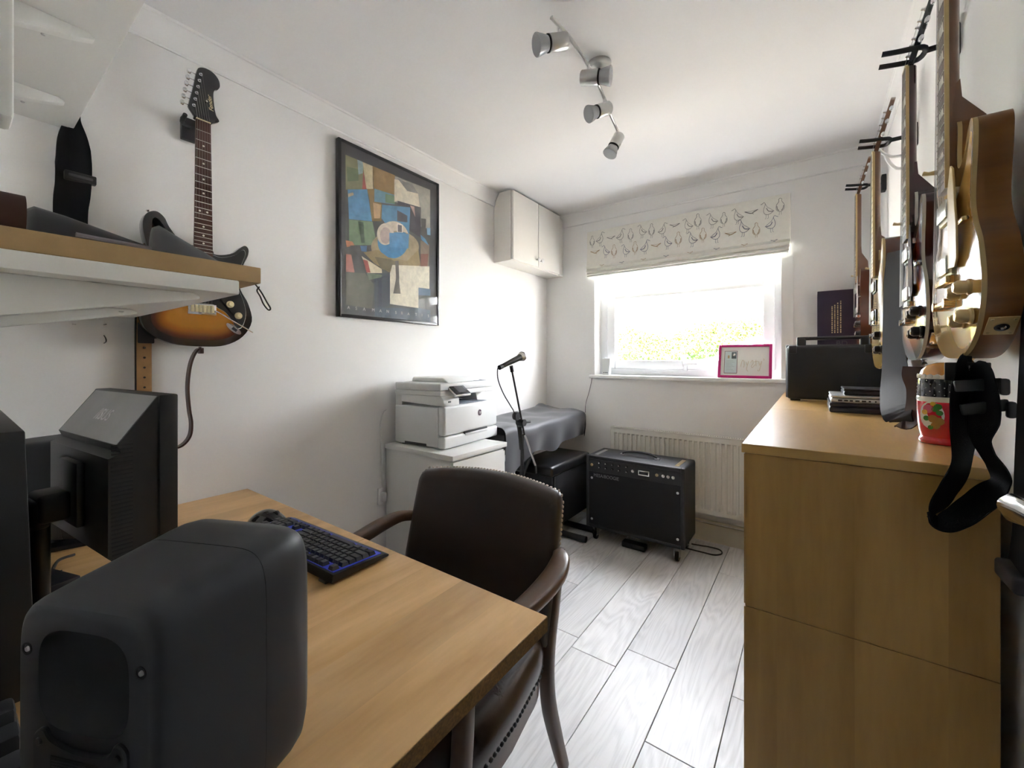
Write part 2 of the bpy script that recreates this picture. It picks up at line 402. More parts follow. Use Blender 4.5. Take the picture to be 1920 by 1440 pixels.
struct(B().box(XL - .1, XR + .1, -1.5, YW + WT, HC, HC + .1).build('ceiling', 'ceiling'))
# coving (flat cove with small top and bottom beads)
def cove(name, p0, p1, inward):
    p0, p1, w = V(p0), V(p1), V(inward); b = B()
    prof = [(0, -.102), (.006, -.102), (.009, -.096), (.007, -.090), (.010, -.06), (.017, -.022), (.024, -.012), (.024, -.006), (.030, 0), (0, 0)]
    b.rings([[p + w * u + V((0, 0, HC + v)) for u, v in prof] for p in (p0, p1)])
    return struct(b.build(name, 'trimwhite', ang=25))
cove('trim_1', (XL, YB, 0), (XL, YW, 0), (1, 0, 0))
cove('trim_2', (XL, YW, 0), (XR, YW, 0), (0, -1, 0))
cove('trim_3', (XR, YW, 0), (XR, YB, 0), (-1, 0, 0))
# skirting
struct(box('baseboard_end', 'skirting', None, XL, XR, YW - .016, YW, 0, .118, .004))
struct(box('baseboard_left', 'skirting', None, XL, XL + .016, 0.02, YW - .016, 0, .118, .004))
struct(box('baseboard_right', 'skirting', None, XR - .016, XR, 0.9, YW - .016, 0, .118, .004))
# architrave of the doorway the photograph is taken from
struct(box('trim_4', 'trimwhite', None, DX0 - .02, DX0 + .06, YB, YB + .0165, 0, DZ + .05, .004))
# open door leaf with its lever, on the right beside the lens
dr = struct(box('door_1', 'trimwhite', None, .222, .258, .02, .70, .01, 1.99, .003))
b = B(); b.lathe([(.026, 0), (.026, .008), (.011, .010), (.011, .045)], 24, frame3((.222, .585, 1.063), (0, 1, 0), (0, 0, 1), (-1, 0, 0)))
b.build('handle_rose', 'chrome', dr)
b = B(); pts = [(.181, .575, 1.063), (.176, .60, 1.064), (.172, .63, 1.063), (.168, .652, 1.062), (.167, .659, 1.062)]
b.rings([[V(p) + V((0, 0, 0)) + V((math.cos(t) * .008, 0, math.sin(t) * h)) for t in [2 * math.pi * j / 16 for j in range(16)]] for p, h in zip(pts, (.011, .011, .013, .015, .010))])
b.build('lever', 'chrome', dr)
# radiator
RX0, RX1, RY, RZ0, RZ1 = -1.205, -.30, 2.905, .215, .715
rad = thing('radiator', 'white panel radiator with vertical ribs on the wall under the window', 'radiator', (0, 0, 0))
n = 27; pitch = (RX1 - RX0 - .03) / n
b = B(); prof = []
xs = RX0 + .015
for i in range(n):
    x0 = xs + i * pitch
    prof += [(x0, 0), (x0 + pitch * .30, 0), (x0 + pitch * .42, .011), (x0 + pitch * .88, .011)]
prof = [(RX0, .0)] + prof + [(RX1 - .015, 0), (RX1, 0)]
za, zb = RZ0 + .04, RZ1 - .045
def rrow(z, k): return [V((x, RY + d * k, z)) for x, d in prof]
b.rings([rrow(RZ0, 0), rrow(za - .012, 0), rrow(za, 1), rrow(zb, 1), rrow(zb + .010, 0), rrow(RZ1, 0)], cap=False, closed=False)
o = b.build('front_panel', 'radiator', rad, ang=30)
box('back_panel', 'radiator', rad, RX0, RX1, RY + .055, RY + .062, RZ0, RZ1, .002)
box('end_cap', 'radiator', rad, RX0 - .004, RX0, RY - .001, RY + .066, RZ0, RZ1 + .004, .0015)
box('end_cap', 'radiator', rad, RX1, RX1 + .004, RY - .001, RY + .066, RZ0, RZ1 + .004, .0015)
b = B()
for i in range(64):
    x = RX0 + .012 + i * (RX1 - RX0 - .024) / 64
    b.box(x, x + .007, RY + .012, RY + .052, RZ1 - .004, RZ1 + .001)
b.box(RX0, RX1, RY, RY + .012, RZ1 - .004, RZ1 + .003); b.box(RX0, RX1, RY + .052, RY + .062, RZ1 - .004, RZ1 + .003)
b.build('top_grille', 'radiator', rad)
box('bracket', 'radiator', rad, -.95, -.92, RY + .062, YW - .0015, .25, .68, 0)
box('bracket', 'radiator', rad, -.50, -.47, RY + .062, YW - .0015, .25, .68, 0)
b = B().tube([(RX0 + .2, YW - .035, .145), (RX1 + .05, YW - .035, .145)], .0075, 10); b.build('pipe', 'skirting', rad)

# window : recess, frame, transom, lower opening sash, panes, handle and stay
YF = YW + .115
win = struct(thing('window_1', None, None)) 
def fr(name, parent, x0, x1, z0, z1, w, y0, y1, m='upvc', bev=.006):
    b = B()
    b.box(x0, x0 + w, y0, y1, z0, z1); b.box(x1 - w, x1, y0, y1, z0, z1)
    b.box(x0 + w, x1 - w, y0, y1, z0, z0 + w); b.box(x0 + w, x1 - w, y0, y1, z1 - w, z1)
    if bev: b.bevel(bev, 2)
    return b.build(name, m, parent)
FX0, FX1 = WX0 - .005, WX1 + .005
fr('window_frame', win, FX0, FX1, WZ0 - .0, WZ1, .062, YF, YF + .07)
tr = box('transom', 'upvc', win, FX0 + .06, FX1 - .06, YF, YF + .07, 1.752, 1.812, .006)
sash = fr('sash', win, FX0 + .072, FX1 - .045, WZ0 + .050, 1.750, .064, YF - .026, YF + .04)
box('glazing_bead', 'upvc', win, FX0 + .06, FX1 - .06, YF - .004, YF + .002, WZ0 + .035, WZ0 + .052, .001)
B().box(FX0 + .13, FX1 - .10, YF + .012, YF + .016, WZ0 + .112, 1.688).build('pane', 'glass', win)
B().box(FX0 + .06, FX1 - .06, YF + .03, YF + .034, 1.81, WZ1 - .06).build('pane', 'glass', win)
c = onY(1285, 682, YF - .03)
b = B().box(c.x - .014, c.x + .014, YF - .036, YF - .024, c.z - .05, c.z + .03).bevel(.004)
hd = b.build('handle_plate', 'upvc', win)
b = B().box(c.x - .008, c.x + .085, YF - .058, YF - .044, c.z - .012, c.z + .008).bevel(.005, 3); b.build('handle', 'upvc', win)
b = B().tube([(c.x - .012, YF - .04, c.z - .02), (c.x - .030, YF - .045, c.z + .09)], .003, 8); b.build('stay', 'steel', win)
# sill board
sl = struct(box('trim_5', 'trimwhite', None, WX0 - .035, WX1 + .035, YW - .032, YF + .002, WZ0 - .026, WZ0 + .001, .006, 3))
# outside reveal below the frame is the wall itself ; right boxing line
struct(box('trim_6', 'wall', None, WX1 + .052, WX1 + .060, YW - .006, YW + .001, WZ0 + .02, 1.87, 0))

# ================================================================= OUTSIDE
gr = struct(B().box(-30, 30, YW + WT, 60, -.02, .165).build('floor_outside', 'tarmac'))
hr = random.Random(3)
hg = thing('hedge', 'tall mixed green and golden hedge beyond the parked car', 'hedge', (-1.6, 8.6, -.3))
b = B(); ringsL = []
for i in range(49):
    x = -7.4 + i * .31
    top = 2.12 + .10 * math.sin(x * 1.7) + .07 * math.sin(x * 4.1 + 1) + (.14 if x > 1.0 else 0)
    fr_ = -.62 + .14 * math.sin(x * 2.3) + .08 * math.sin(x * 5.7)
    ringsL.append([V((x, fr_, 0)), V((x, fr_ - .05, 1.0)), V((x, fr_ + .12, top * .8)), V((x, fr_ + .45, top)), V((x, 1.2, top)), V((x, 1.2, 0))])
b.rings(ringsL); b.build('hedge_body', 'foliage_core', hg)
GREEN = [(.055, .12, .008), (.10, .17, .012), (.03, .07, .008), (.15, .20, .012), (.02, .05, .008)]
GOLD = [(.22, .12, .02), (.17, .09, .02), (.26, .17, .04), (.13, .07, .02), (.12, .14, .02)]
def leaves(name, parent, pts, m='leafmat'):
    verts, faces, cols = [], [], []
    for p, size, colr in pts:
        d = V((hr.uniform(-1, 1), hr.uniform(-1, .2), hr.uniform(-.6, 1))).normalized(); u = d.orthogonal().normalized(); u.rotate(Mx.Rotation(hr.uniform(0, 6.28), 3, d)); w = d.cross(u)
        k = len(verts); L = size * hr.uniform(.7, 1.4)
        verts += [p, p + u * L * .5 + w * L * .28, p + u * L, p + u * L * .5 - w * L * .28]
        faces.append((k, k + 1, k + 2, k + 3)); cols.append(colr)
    me = bpy.data.meshes.new(name); me.from_pydata([tuple(v) for v in verts], [], faces)
    ca = me.color_attributes.new('col', 'FLOAT_COLOR', 'CORNER')
    for i, c in enumerate(cols):
        j = hr.uniform(.75, 1.25)
        for q in range(4): ca.data[i * 4 + q].color = (c[0] * j, c[1] * j, c[2] * j, 1)
    me.materials.append(MAT[m]); o = bpy.data.objects.new(name, me); COL.objects.link(o); o.parent = parent
    return o
pts = []
for i in range(26000):
    x = hr.uniform(-6.5, 5.5); top = 2.12 + .10 * math.sin(x * 1.7) + .07 * math.sin(x * 4.1 + 1) + (.14 if x > 1.0 else 0)
    fr_ = -.62 + .14 * math.sin(x * 2.3) + .08 * math.sin(x * 5.7)
    z = hr.uniform(.7, 1.0) ** .8 * (top + .06) if hr.random() < .75 else hr.uniform(.6, top)
    y = fr_ + (0 if z < top * .8 else (z - top * .8) / (top * .2) * .4) - hr.uniform(.0, .16)
    t = z / top; g = hr.random() < (.78 if t < .78 else .32)
    pal = GREEN if g else GOLD
    if x < -1.55 and t < .95 and hr.random() < .55: c = (.19, .22, .008)
    else: c = hr.choice(pal)
    pts.append((V((x, y, z)), .055 if g else .045, c))
lv = leaves('leaves', hg, pts); lv['kind'] = 'stuff'
pts = []
for i in range(46):
    x = hr.uniform(-4.5, 4.0); top = 2.12 + .10 * math.sin(x * 1.7) + .07 * math.sin(x * 4.1 + 1) + (.14 if x > 1.0 else 0)
    h = hr.uniform(.10, .30); lx = hr.uniform(-.1, .1); y = -.25 + hr.uniform(-.15, .2)
    for k in range(16):
        t = k / 16
        pts.append((V((x + lx * t + hr.uniform(-.04, .04) * (1.2 - t), y, top + h * t - .04)), .06, hr.choice([(.16, .19, .06), (.10, .14, .06), (.30, .22, .07)])))
sp = leaves('sprigs', hg, pts); sp['kind'] = 'stuff'

# parked car, side on, nose to the left
car = thing('car', 'white parked car outside the window in front of the hedge', 'car', (.0, 5.35, .166))
prof = [(-2.30, .30), (-2.32, .60), (-2.25, .82), (-1.60, .985), (-1.05, 1.06), (-.95, 1.09), (-.50, 1.31), (-.15, 1.355), (.8, 1.365), (1.5, 1.29), (1.95, 1.0), (2.0, .6), (1.9, .30)]
prof2 = [(x * .94, z) for x, z in prof]
b = B()
def carring(y, k): return [V((x, y, z if z < 1.08 else 1.08 + (z - 1.08) * k)) for x, z in prof]
def carring2(y, ins): return [V((x + (ins if x < 0 else -ins) * (1 if z > 1.08 else .3), y, z)) for x, z in prof]
b.rings([carring2(0, .12), carring2(.10, .0), carring2(1.5, .0), carring2(1.6, .12)]); b.bevel(.03, 2, 25)
b.build('body', 'car_white', car)
b = B(); b.rings([[V((-.90, y, 1.12)), V((-.51, y, 1.305)), V((-.525, y, 1.32)), V((-.925, y, 1.135))] for y in (.16, 1.44)]); b.build('windscreen', 'car_glass', car)
b = B().prism([(-.72, 1.08), (-.40, 1.25), (.45, 1.29), (.45, 1.06)], .0, .02, frame3((0, .045, 0), (1, 0, 0), (0, 0, 1), (0, -1, 0))); b.build('side_window', 'car_glass', car)
b = B().prism([(.52, 1.06), (.52, 1.29), (1.2, 1.25), (1.55, 1.05)], .0, .02, frame3((0, .045, 0), (1, 0, 0), (0, 0, 1), (0, -1, 0))); b.build('side_window', 'car_glass', car)
for wx in (-1.25, 1.35):
    for y0 in (-.02, 1.42):
        b = B().lathe([(.12, 0), (.30, 0), (.315, .03), (.315, .17), (.30, .20), (.12, .20)], 24, frame3((wx, y0, .315), (1, 0, 0), (0, 0, 1), (0, -1, 0)) @ Mx.Translation((0, 0, -.2))); b.build('wheel', 'black_matte', car)

# ================================================================= DESK AND WHAT STANDS ON IT
DZT = .702
def boolean(o, cutter, op='DIFFERENCE'):
    m = o.modifiers.new('b', 'BOOLEAN'); m.object = cutter; m.operation = op; m.solver = 'EXACT'
    bpy.context.view_layer.update()
    dg = bpy.context.evaluated_depsgraph_get(); me = bpy.data.meshes.new_from_object(o.evaluated_get(dg))
    o.modifiers.clear(); old = o.data; o.data = me
    me.shade_smooth(); me.set_sharp_from_angle(angle=R(32))
    bpy.data.objects.remove(cutter)
    return o
desk = thing('desk', 'maple-veneer desk with a raw chipboard end, running out from the left wall', 'desk', (-1.13, .36, 0))
def dl(x, y): return x + 1.13, y - .36
for x0, x1 in ((XL + .006, -1.0385), (-1.0365, -.429)):
    a, _ = dl(x0, 0); c, _ = dl(x1, 0)
    box('desktop', 'desk_wood', desk, a, c, .030 - .36, .711 - .36, DZT - .030, DZT, .0012, 1)
a, _ = dl(-.429, 0)
box('chipboard_edge', 'chipboard', desk, a - .0002, a + .0012, .031 - .36, .710 - .36, DZT - .0295, DZT - .0008, 0)
for x, y in ((-.60, .08), (-1.30, .62), (-1.76, .06), (-1.76, .62)):
    lx, ly = dl(x, y); box('leg', 'black_matte', desk, lx - .025, lx + .025, ly - .025, ly + .025, 0, DZT - .030, .003)
box('rail', 'black_matte', desk, -.63, .63, -.28, -.25, DZT - .09, DZT - .030, .003)

# ---- loudspeakers (rear view) : rounded shells
def srect(hw, hh, zc, y, e=7., n=56, sx=0.):
    out = []
    for j in range(n):
        t = 2 * math.pi * j / n; c, s = math.cos(t), math.sin(t)
        out.append(V((sx + hw * math.copysign(abs(c) ** (2 / e), c), y, zc + hh * math.copysign(abs(s) ** (2 / e), s))))
    return out
def monitor_speaker(label, loc, rot, detailed, k=1.0, zoff=0):
    g = thing('studio_monitor', label, 'loudspeaker', (loc[0], loc[1], DZT), rot, 'studio loudspeakers on the desk')
    H = .285
    st = [(0.000, .073, .116, .146), (.002, .0765, .1205, .146), (.006, .0790, .1235, .1455), (.014, .0805, .1255, .1455), (.034, .0825, .128, .145), (.070, .0860, .132, .1435), (.110, .0895, .1365, .1425)]
    st2 = [(.111, .0890, .1366, .1425), (.135, .0915, .1395, .142), (.155, .0920, .1405, .142), (.172, .0900, .1385, .142), (.184, .084, .131, .142), (.192, .074, .120, .142), (.197, .05, .09, .142)]
    z0 = .024
    b = B(); b.rings([srect(hw, hh, zc + z0, y) for y, hw, hh, zc in st]); body = b.build('cabinet', 'speaker_grey', g, ang=50)
    b = B(); b.rings([srect(hw, hh, zc + z0, y) for y, hw, hh, zc in st2]); b.build('front_shell', 'speaker_grey', g, ang=60)
    b = B(); b.rings([srect(.0883, .1352, .1425 + z0, y) for y in (.107, .1125)]); b.build('seam', 'speaker_line', g)
    b = B(); b.box(-.06, .06, .02, .16, 0, .014).bevel(.005); b.build('foot', 'black_matte', g)
    b = B(); b.cyl((0, .09, .012), (0, .09, .04), .02, 16); b.build('foot_post', 'black_matte', g)
    # woofer and tweeter on the front
    b = B(); b.lathe([(.062, -.004), (.066, .002), (.060, .004), (.03, -.008), (.001, -.004)], 28, frame3((0, .195, .11 + z0), (1, 0, 0), (0, 0, -1), (0, 1, 0))); b.build('woofer', 'black_matte', g)
    b = B(); b.lathe([(.034, -.002), (.036, .003), (.012, -.006), (.001, .002)], 24, frame3((0, .194, .215 + z0), (1, 0, 0), (0, 0, -1), (0, 1, 0))); b.build('tweeter', 'black_plastic', g)
    if detailed:
        # bass port : smooth bowl cut in the upper rear, with the port mouth in its top corner
        c = B(); rr = []
        for i in range(9):
            t = i / 8; y = -.012 + .052 * t; q = math.sqrt(max(0, 1 - t ** 2.2)) * .98 + .02
            rr.append(srect(.052 * (.25 + .75 * q), .046 * (.25 + .75 * q), .200 + z0 + .012 * t, y, 3.6, 40, -.002 + .010 * t))
        c.rings(rr); co = c.build('cut', 'speaker_grey'); co.parent = g
        boolean(body, co)
        b = B(); b.lathe([(.0235, -.004), (.0235, .004), (.001, .004)], 28, frame3((.026, .030, .226 + z0), V((.85, .1, .1)).normalized().cross(V((-.35, -.9, -.2))).normalized(), V((0, 0, 1)), V((-.3, -.95, -.1)).normalized())); 
        b.build('port_mouth', 'black_matte', g)
        # recessed terminal plate
        pl = spline([(-.050, .128), (-.040, .133), (-.030, .124), (0, .118), (.030, .121), (.040, .132), (.050, .128), (.052, .115), (.0515, .06), (.050, .042), (0, .040), (-.050, .042), (-.0515, .06), (-.052, .115)], 5, True)
        b = B().prism([(p.x, p.y) for p in pl], 0, .006, frame3((0, .0025, z0), (1, 0, 0), (0, 0, 1), (0, -1, 0))).bevel(.0012, 1); rp = b.build('rear_plate', 'speaker_grey', g); rp.location.z = .026
        b = B(); b.box(-.030, .034, -.0042, -.0030, z0 + .072, z0 + .112); b.build('rating_label', 'black_matte', rp)
        for i in range(13):
            w = .056 - (.012 if i in (3, 7, 12) else 0) - .004 * (i % 3)
            b = B(); b.box(-.028, -.028 + w, -.0047, -.0041, z0 + .0745 + i * .0028, z0 + .0757 + i * .0028); b.build('label_line', 'speaker_grey', rp)
        for x, z in ((-.044, .122), (.044, .122), (.046, .075), (-.046, .075)):
            b = B(); b.lathe([(.0035, 0), (.003, .0015), (.001, .0015)], 12, frame3((x, -.0035, z + z0), (1, 0, 0), (0, 0, 1), (0, -1, 0))); b.build('screw', 'black_plastic', rp)
        text('emboss', 'GENELEC', .016, 'speaker_grey', rp, frame3((.002, -.0038, .058 + z0), (1, 0, 0), (0, 0, 1), (0, -1, 0)), .001)
        for x, z in ((-.0640, .226), (.0640, .222), (.064, .062)):
            b = B(); b.lathe([(.0058, 0), (.0058, .0012), (.0042, .0012), (.0042, -.001), (.001, -.001)], 16, frame3((x, .0005, z + z0), (1, 0, 0), (0, 0, 1), (0, -1, 0))); sc = b.build('bolt_hole', 'black_matte', g)
            b = B(); b.lathe([(.0025, 0), (.002, .0015), (.0005, .0015)], 10, frame3((x + .001, .0, z + z0), (1, 0, 0), (0, 0, 1), (0, -1, 0))); b.build('bolt', 'steel', sc)
        b = B(); b.box(-.042, -.030, -.006, .002, z0 + .044, z0 + .062).bevel(.001, 1); b.build('switch_block', 'black_matte', rp)
        b = B().tube([(.045, -.002, z0 + .060), (.047, -.010, z0 + .055), (.047, -.014, z0 + .04), (.046, -.012, .0)], .0028, 8); b.build('signal_plug', 'black_plastic', g)
    return g
monitor_speaker('large dark grey studio loudspeaker seen from behind at the open end of the desk', (-.522, .072), R(25), True)
monitor_speaker('dark grey studio loudspeaker in the desk corner behind the square monitor', (-1.715, .10), R(-16), False)

# ---- square monitor, back towards the lens, on an arm
mo = thing('computer_monitor', 'black square computer monitor with brushed silver back panel, on a desk arm', 'monitor', (-1.165, .229, DZT), R(6))
MW, MZ0, MZ1 = .170, .105, .447
b = B().box(-MW, MW, -.008, .022, MZ0, MZ1).bevel(.003); b.build('bezel', 'black_plastic', mo)
b = B().box(-MW + .014, MW - .014, .0215, .0228, MZ0 + .014, MZ1 - .014); b.build('screen', 'screen_dark', mo)
# wedge-shaped rear shell : sloping brushed panel on top, deep flat back lower down
ZB = MZ1 - .098
sh = [(-.008, MZ1 - .002), (-.066, ZB + .012), (-.060, ZB - .002), (-.078, ZB - .010), (-.078, MZ0 + .06), (-.03, MZ0 + .004), (-.008, MZ0 + .004)]
b = B(); xs_ = MW - .006
def shr(x, ins): return [V((x, y * ins if y < -.01 else y, z)) for y, z in sh]
b.rings([shr(-xs_, 1.), shr(xs_, 1.)]); rs = b.build('rear_shell', 'black_plastic', mo, smooth=False)
n_ = V((0, -(MZ1 - .002 - ZB - .012), -.058)).normalized(); n_ = V((0, -.086, .058)).normalized()
b = B(); e = .0008
b.rings([[V((-xs_ + .006, -.008, MZ1 - .003)) + n_ * e, V((xs_ - .004, -.008, MZ1 - .003)) + n_ * e, V((xs_ - .004, -.0655, ZB + .013)) + n_ * e, V((-xs_ + .006, -.0655, ZB + .013)) + n_ * e],
         [V((-xs_ + .006, -.008, MZ1 - .003)), V((xs_ - .004, -.008, MZ1 - .003)), V((xs_ - .004, -.0655, ZB + .013)), V((-xs_ + .006, -.0655, ZB + .013))]])
pn = b.build('logo_panel', 'monitor_grey', mo, smooth=False)
yv = V((0, .0575, .084)).normalized()
text('logo', '/ISUS', .034, 'laptop_silver', pn, frame3(V((.0, -.038, MZ1 - .046)) + n_ * .0012, (1, 0, 0), yv, V((1, 0, 0)).cross(yv)), .0003)
for i in range(28):
    z = MZ0 + .055 + i * .0074
    b = B().box(xs_ - .0002, xs_ + .0012, -.074, -.045, z, z + .0034); b.build('vent_slot', 'speaker_line', rs)
b = B().box(-.13, xs_ - .0, -.0785, -.0775, ZB - .012, ZB - .009); b.build('back_edge', 'black_plastic', rs)
b = B().box(-.05, .05, -.090, -.078, .20, .32).bevel(.002); vp = b.build('vesa_plate', 'black_plastic', mo)
# ---- arm
arm = thing('monitor_arm', 'black articulated monitor arm clamped between the two screens', 'monitor arm', (-1.155, .107, DZT), R(6))
b = B().box(-.036, .036, -.012, .0305, .215, .268).bevel(.008, 3); b.build('arm_head', 'black_plastic', arm)
b = B(); b.box(-.030, .030, -.020, .008, .205, .258).bevel(.010, 3); b.build('arm_knuckle', 'black_plastic', arm)
b = B().cyl((0, -.002, 0), (0, -.002, .25), .013, 20); b.build('arm_post', 'black_plastic', arm)
b = B().box(-.05, .05, -.022, .04, 0, .012).bevel(.003); b.build('arm_clamp', 'black_plastic', arm)
# ---- slim screen seen edge-on beside the doorway
m2 = thing('computer_monitor', 'slim black screen seen edge-on against the back wall by the doorway', 'monitor', (-1.11, .035, DZT), R(0))
b = B(); b.rings([[V((x, -.012, .03)), V((x, .044, .03)), V((x, .033, .413)), V((x, -.012, .413))] for x in (-.24, .205)]).bevel(.003); b.build('screen_body', 'black_plastic', m2)
b = B(); b.box(-.10, .10, -.012, .046, 0, .010).bevel(.003); b.build('stand_foot', 'black_plastic', m2)
b = B(); b.box(-.03, .03, -.010, .020, .008, .06).bevel(.003); b.build('stand_neck', 'black_plastic', m2)

# ---- keyboard
kb = thing('computer_keyboard', 'black mechanical keyboard with blue backlight near the desk edge', 'keyboard', (-1.105, .583, DZT), R(180 + 2.5))
KW, KD = .450, .150
b = B(); b.rings([[V((x, -KD / 2 - .008, .006)), V((x, KD / 2 + .004, .006)), V((x, KD / 2, .026)), V((x, -KD / 2 + .005, .017)), V((x, -KD / 2 - .010, .011))] for x in (-KW / 2, KW / 2)]).bevel(.003, 2, 20)
kbb = b.build('keyboard_case', 'black_plastic', kb)
b = B(); b.rings([[V((x, -KD / 2 + .010, .0180)), V((x, KD / 2 - .006, .0262)), V((x, KD / 2 - .006, .0275)), V((x, -KD / 2 + .010, .0193))] for x in (-KW / 2 + .008, KW / 2 - .008)]); b.build('light_strip', 'blue_led', kb)
for x in (-.19, .19):
    b = B().box(x - .014, x + .014, KD / 2 - .012, KD / 2 + .006, 0, .007).bevel(.002); b.build('keyboard_foot', 'black_plastic', kb)
kme = None; U = .01905
rows = [(.061, [0] + [2 + i for i in range(4)] + [6.5 + i for i in range(4)] + [11 + i for i in range(4)] + [15.25, 16.25, 17.25], {}),
        (.036, list(range(13)) + [13.5, 15.25, 16.25, 17.25, 18.5, 19.5, 20.5, 21.5], {13.5: 2}),
        (.017, [.25] + [1.5 + i for i in range(12)] + [13.75, 15.25, 16.25, 17.25, 18.5, 19.5, 20.5, 21.5], {.25: 1.5, 13.75: 1.5}),
        (-.002, [.375] + [1.75 + i for i in range(11)] + [13.1, 18.5, 19.5, 20.5], {.375: 1.75, 13.1: 2.2}),
        (-.021, [.625] + [2.25 + i for i in range(10)] + [12.9, 16.25, 18.5, 19.5, 20.5, 21.5], {.625: 2.25, 12.9: 2.7}),
        (-.040, [.125, 1.4, 2.65, 6.4, 10.1, 11.35, 12.6, 13.85, 15.25, 16.25, 17.25, 19, 20.5], {.125: 1.25, 1.4: 1.25, 2.65: 1.25, 6.4: 6.2, 10.1: 1.25, 11.35: 1.25, 12.6: 1.25, 13.85: 1.25, 19: 2})]
b = B(); w = .0091
b.rings([[V((-w, -w, 0)), V((w, -w, 0)), V((w, w, 0)), V((-w, w, 0))], [V((-w * .75, -w * .72, .0085)), V((w * .75, -w * .72, .0085)), V((w * .75, w * .78, .0085)), V((-w * .75, w * .78, .0085))]])
k0 = b.build('key', 'keycap', kb, smooth=False); kmesh = k0.data; first = True
for yr, xsr, wide in rows:
    for x in xsr:
        o = k0 if first else k0.copy()
        if not first: COL.objects.link(o)
        first = False
        o.parent = kb; o.location = (-KW / 2 + .019 + x * .0190 , yr, .0215 + (yr + .065) * .058); o.rotation_euler = (R(3.3), 0, 0)
        if x in wide: o.scale = (wide[x] * 1.1, 1, 1)
        o.scale.x *= .98
# ---- mouse
ms = thing('computer_mouse', 'glossy black computer mouse beside the keyboard', 'mouse', (-1.385, .600, DZT), R(-62))
b = B(); rr = []
for i in range(13):
    t = i / 12; y = -.060 + .120 * t; h = .040 * math.sin(math.pi * min(1, t * .93 + .05)) ** .7 + .002; hw = .034 * math.sin(math.pi * (t * .9 + .06)) ** .45
    rr.append([V((hw * math.cos(a), y, h * max(0, math.sin(a)) ** .9)) for a in [math.pi * j / 14 for j in range(15)]])
b.rings(rr); b.build('mouse_shell', 'black_gloss', ms, ang=60)
b = B().lathe([(.008, -.004), (.009, 0), (.008, .004)], 16, frame3((0, .030, .031), (0, 1, 0), (0, 0, 1), (1, 0, 0))); b.build('scroll_wheel', 'black_matte', ms)
# ---- small box and cables behind the screens
bx_ = thing('audio_interface', 'small dark box with silver edge on the desk behind the loudspeaker', 'box', (-1.37, .135, DZT), R(18))
box('box_body', 'laptop_black', bx_, -.055, .055, -.03, .03, .002, .030, .002)
box('box_edge', 'laptop_silver', bx_, -.0555, .0555, -.0315, -.029, .004, .028, .001)
cb = B().tube(spline([(-1.56, .20, DZT + .004), (-1.53, .17, DZT + .01), (-1.49, .155, DZT + .004), (-1.46, .15, DZT + .004), (-1.445, .10, DZT + .004)], 6), .0035, 8).build('cable', 'black_plastic')
tag(cb, 'black cable lying behind the square monitor on the desk', 'cable')
cb = B().ribbon(spline([(-1.62, .135, DZT + .012), (-1.52, .13, DZT + .006), (-1.44, .14, DZT + .009), (-1.40, .16, DZT + .02)], 6), (0, .2, 1), .016, .002).build('cable_strap', 'black_plastic')
tag(cb, 'flat black strap coiled on the desk under the monitor arm', 'strap')

ps = thing('power_strip', 'black power strip lying behind the large loudspeaker at the back of the desk', 'power strip', (-.77, .032, DZT))
box('strip_body', 'black_plastic', ps, -.10, .105, -.022, .026, 0, .042, .005)
for x in (-.06, .0, .06): box('plug', 'black_matte', ps, x - .018, x + .018, -.018, .022, .042, .075, .006)
tag(B().tube(spline([(-.655, .058, DZT + .004), (-.67, .075, DZT + .004), (-.70, .085, DZT + .004), (-.76, .088, DZT + .004), (-.84, .090, DZT + .004)], 6), .0038, 8).build('cable', 'black_plastic'), 'black cable lying beside the power strip on the desk', 'cable')

# ================================================================= CHAIR
ch = thing('armchair', 'dark brown leather office armchair with studded edges and wooden arms, tucked under the desk', 'chair', (-.858, .78, 0), R(5))
HW = .278
def backy(z): return .19 + (z - .40) * .25
def back_outline(k=1.0):
    pts = []
    n = 10
    pts += [(-HW, .42), (-HW - .004, .55), (-HW - .002, .70)]
    pts += [(-HW + .001, .785), (-HW + .008, .803), (-HW + .020, .813)]
    for i in range(1, n): 
        t = i / n; x = -HW + .03 + (2 * HW - .06) * t; pts.append((x, .815 + .016 * math.sin(math.pi * t)))
    pts += [(HW - .020, .813), (HW - .008, .803), (HW - .001, .785), (HW + .002, .70), (HW + .004, .55), (HW, .42)]
    return pts
ol = back_outline()
def lay(off, ins):
    out = []
    for x, z in ol:
        cz = .62; xx = x * (1 - ins / HW); zz = cz + (z - cz) * (1 - ins / .2)
        bow = .035 * (1 - (xx / HW) ** 2)          # dished towards the sitter
        out.append(V((xx, backy(zz) + off + bow - .02, zz)))
    return out
b = B(); b.rings([lay(.034, .012), lay(.030, 0), lay(.0, -.001), lay(-.012, .006), lay(-.020, .022), lay(-.023, .05)], cap=True)
bk = b.build('backrest', 'chair_leather', ch, ang=60)
# brass-coloured studs round the rear edge of the back
b = B(); P = lay(.022, -.003); 
for a, c in zip(P, P[1:]):
    L = (c - a).length; k = max(1, int(L / .0125))
    for i in range(k):
        p = a.lerp(c, i / k); out = V((p.x, 0, p.z - .62)).normalized()
        if abs(p.x) < HW - .02: out = V((0, 0, 1))
        else: out = V((math.copysign(1, p.x), 0, .15)).normalized()
        b.lathe([(.0052, 0), (.0045, .002), (.0015, .0035)], 8, frame3(p, out.orthogonal().normalized(), out.cross(out.orthogonal().normalized()), out))
b.build('stud_trim', 'stud_metal', bk)
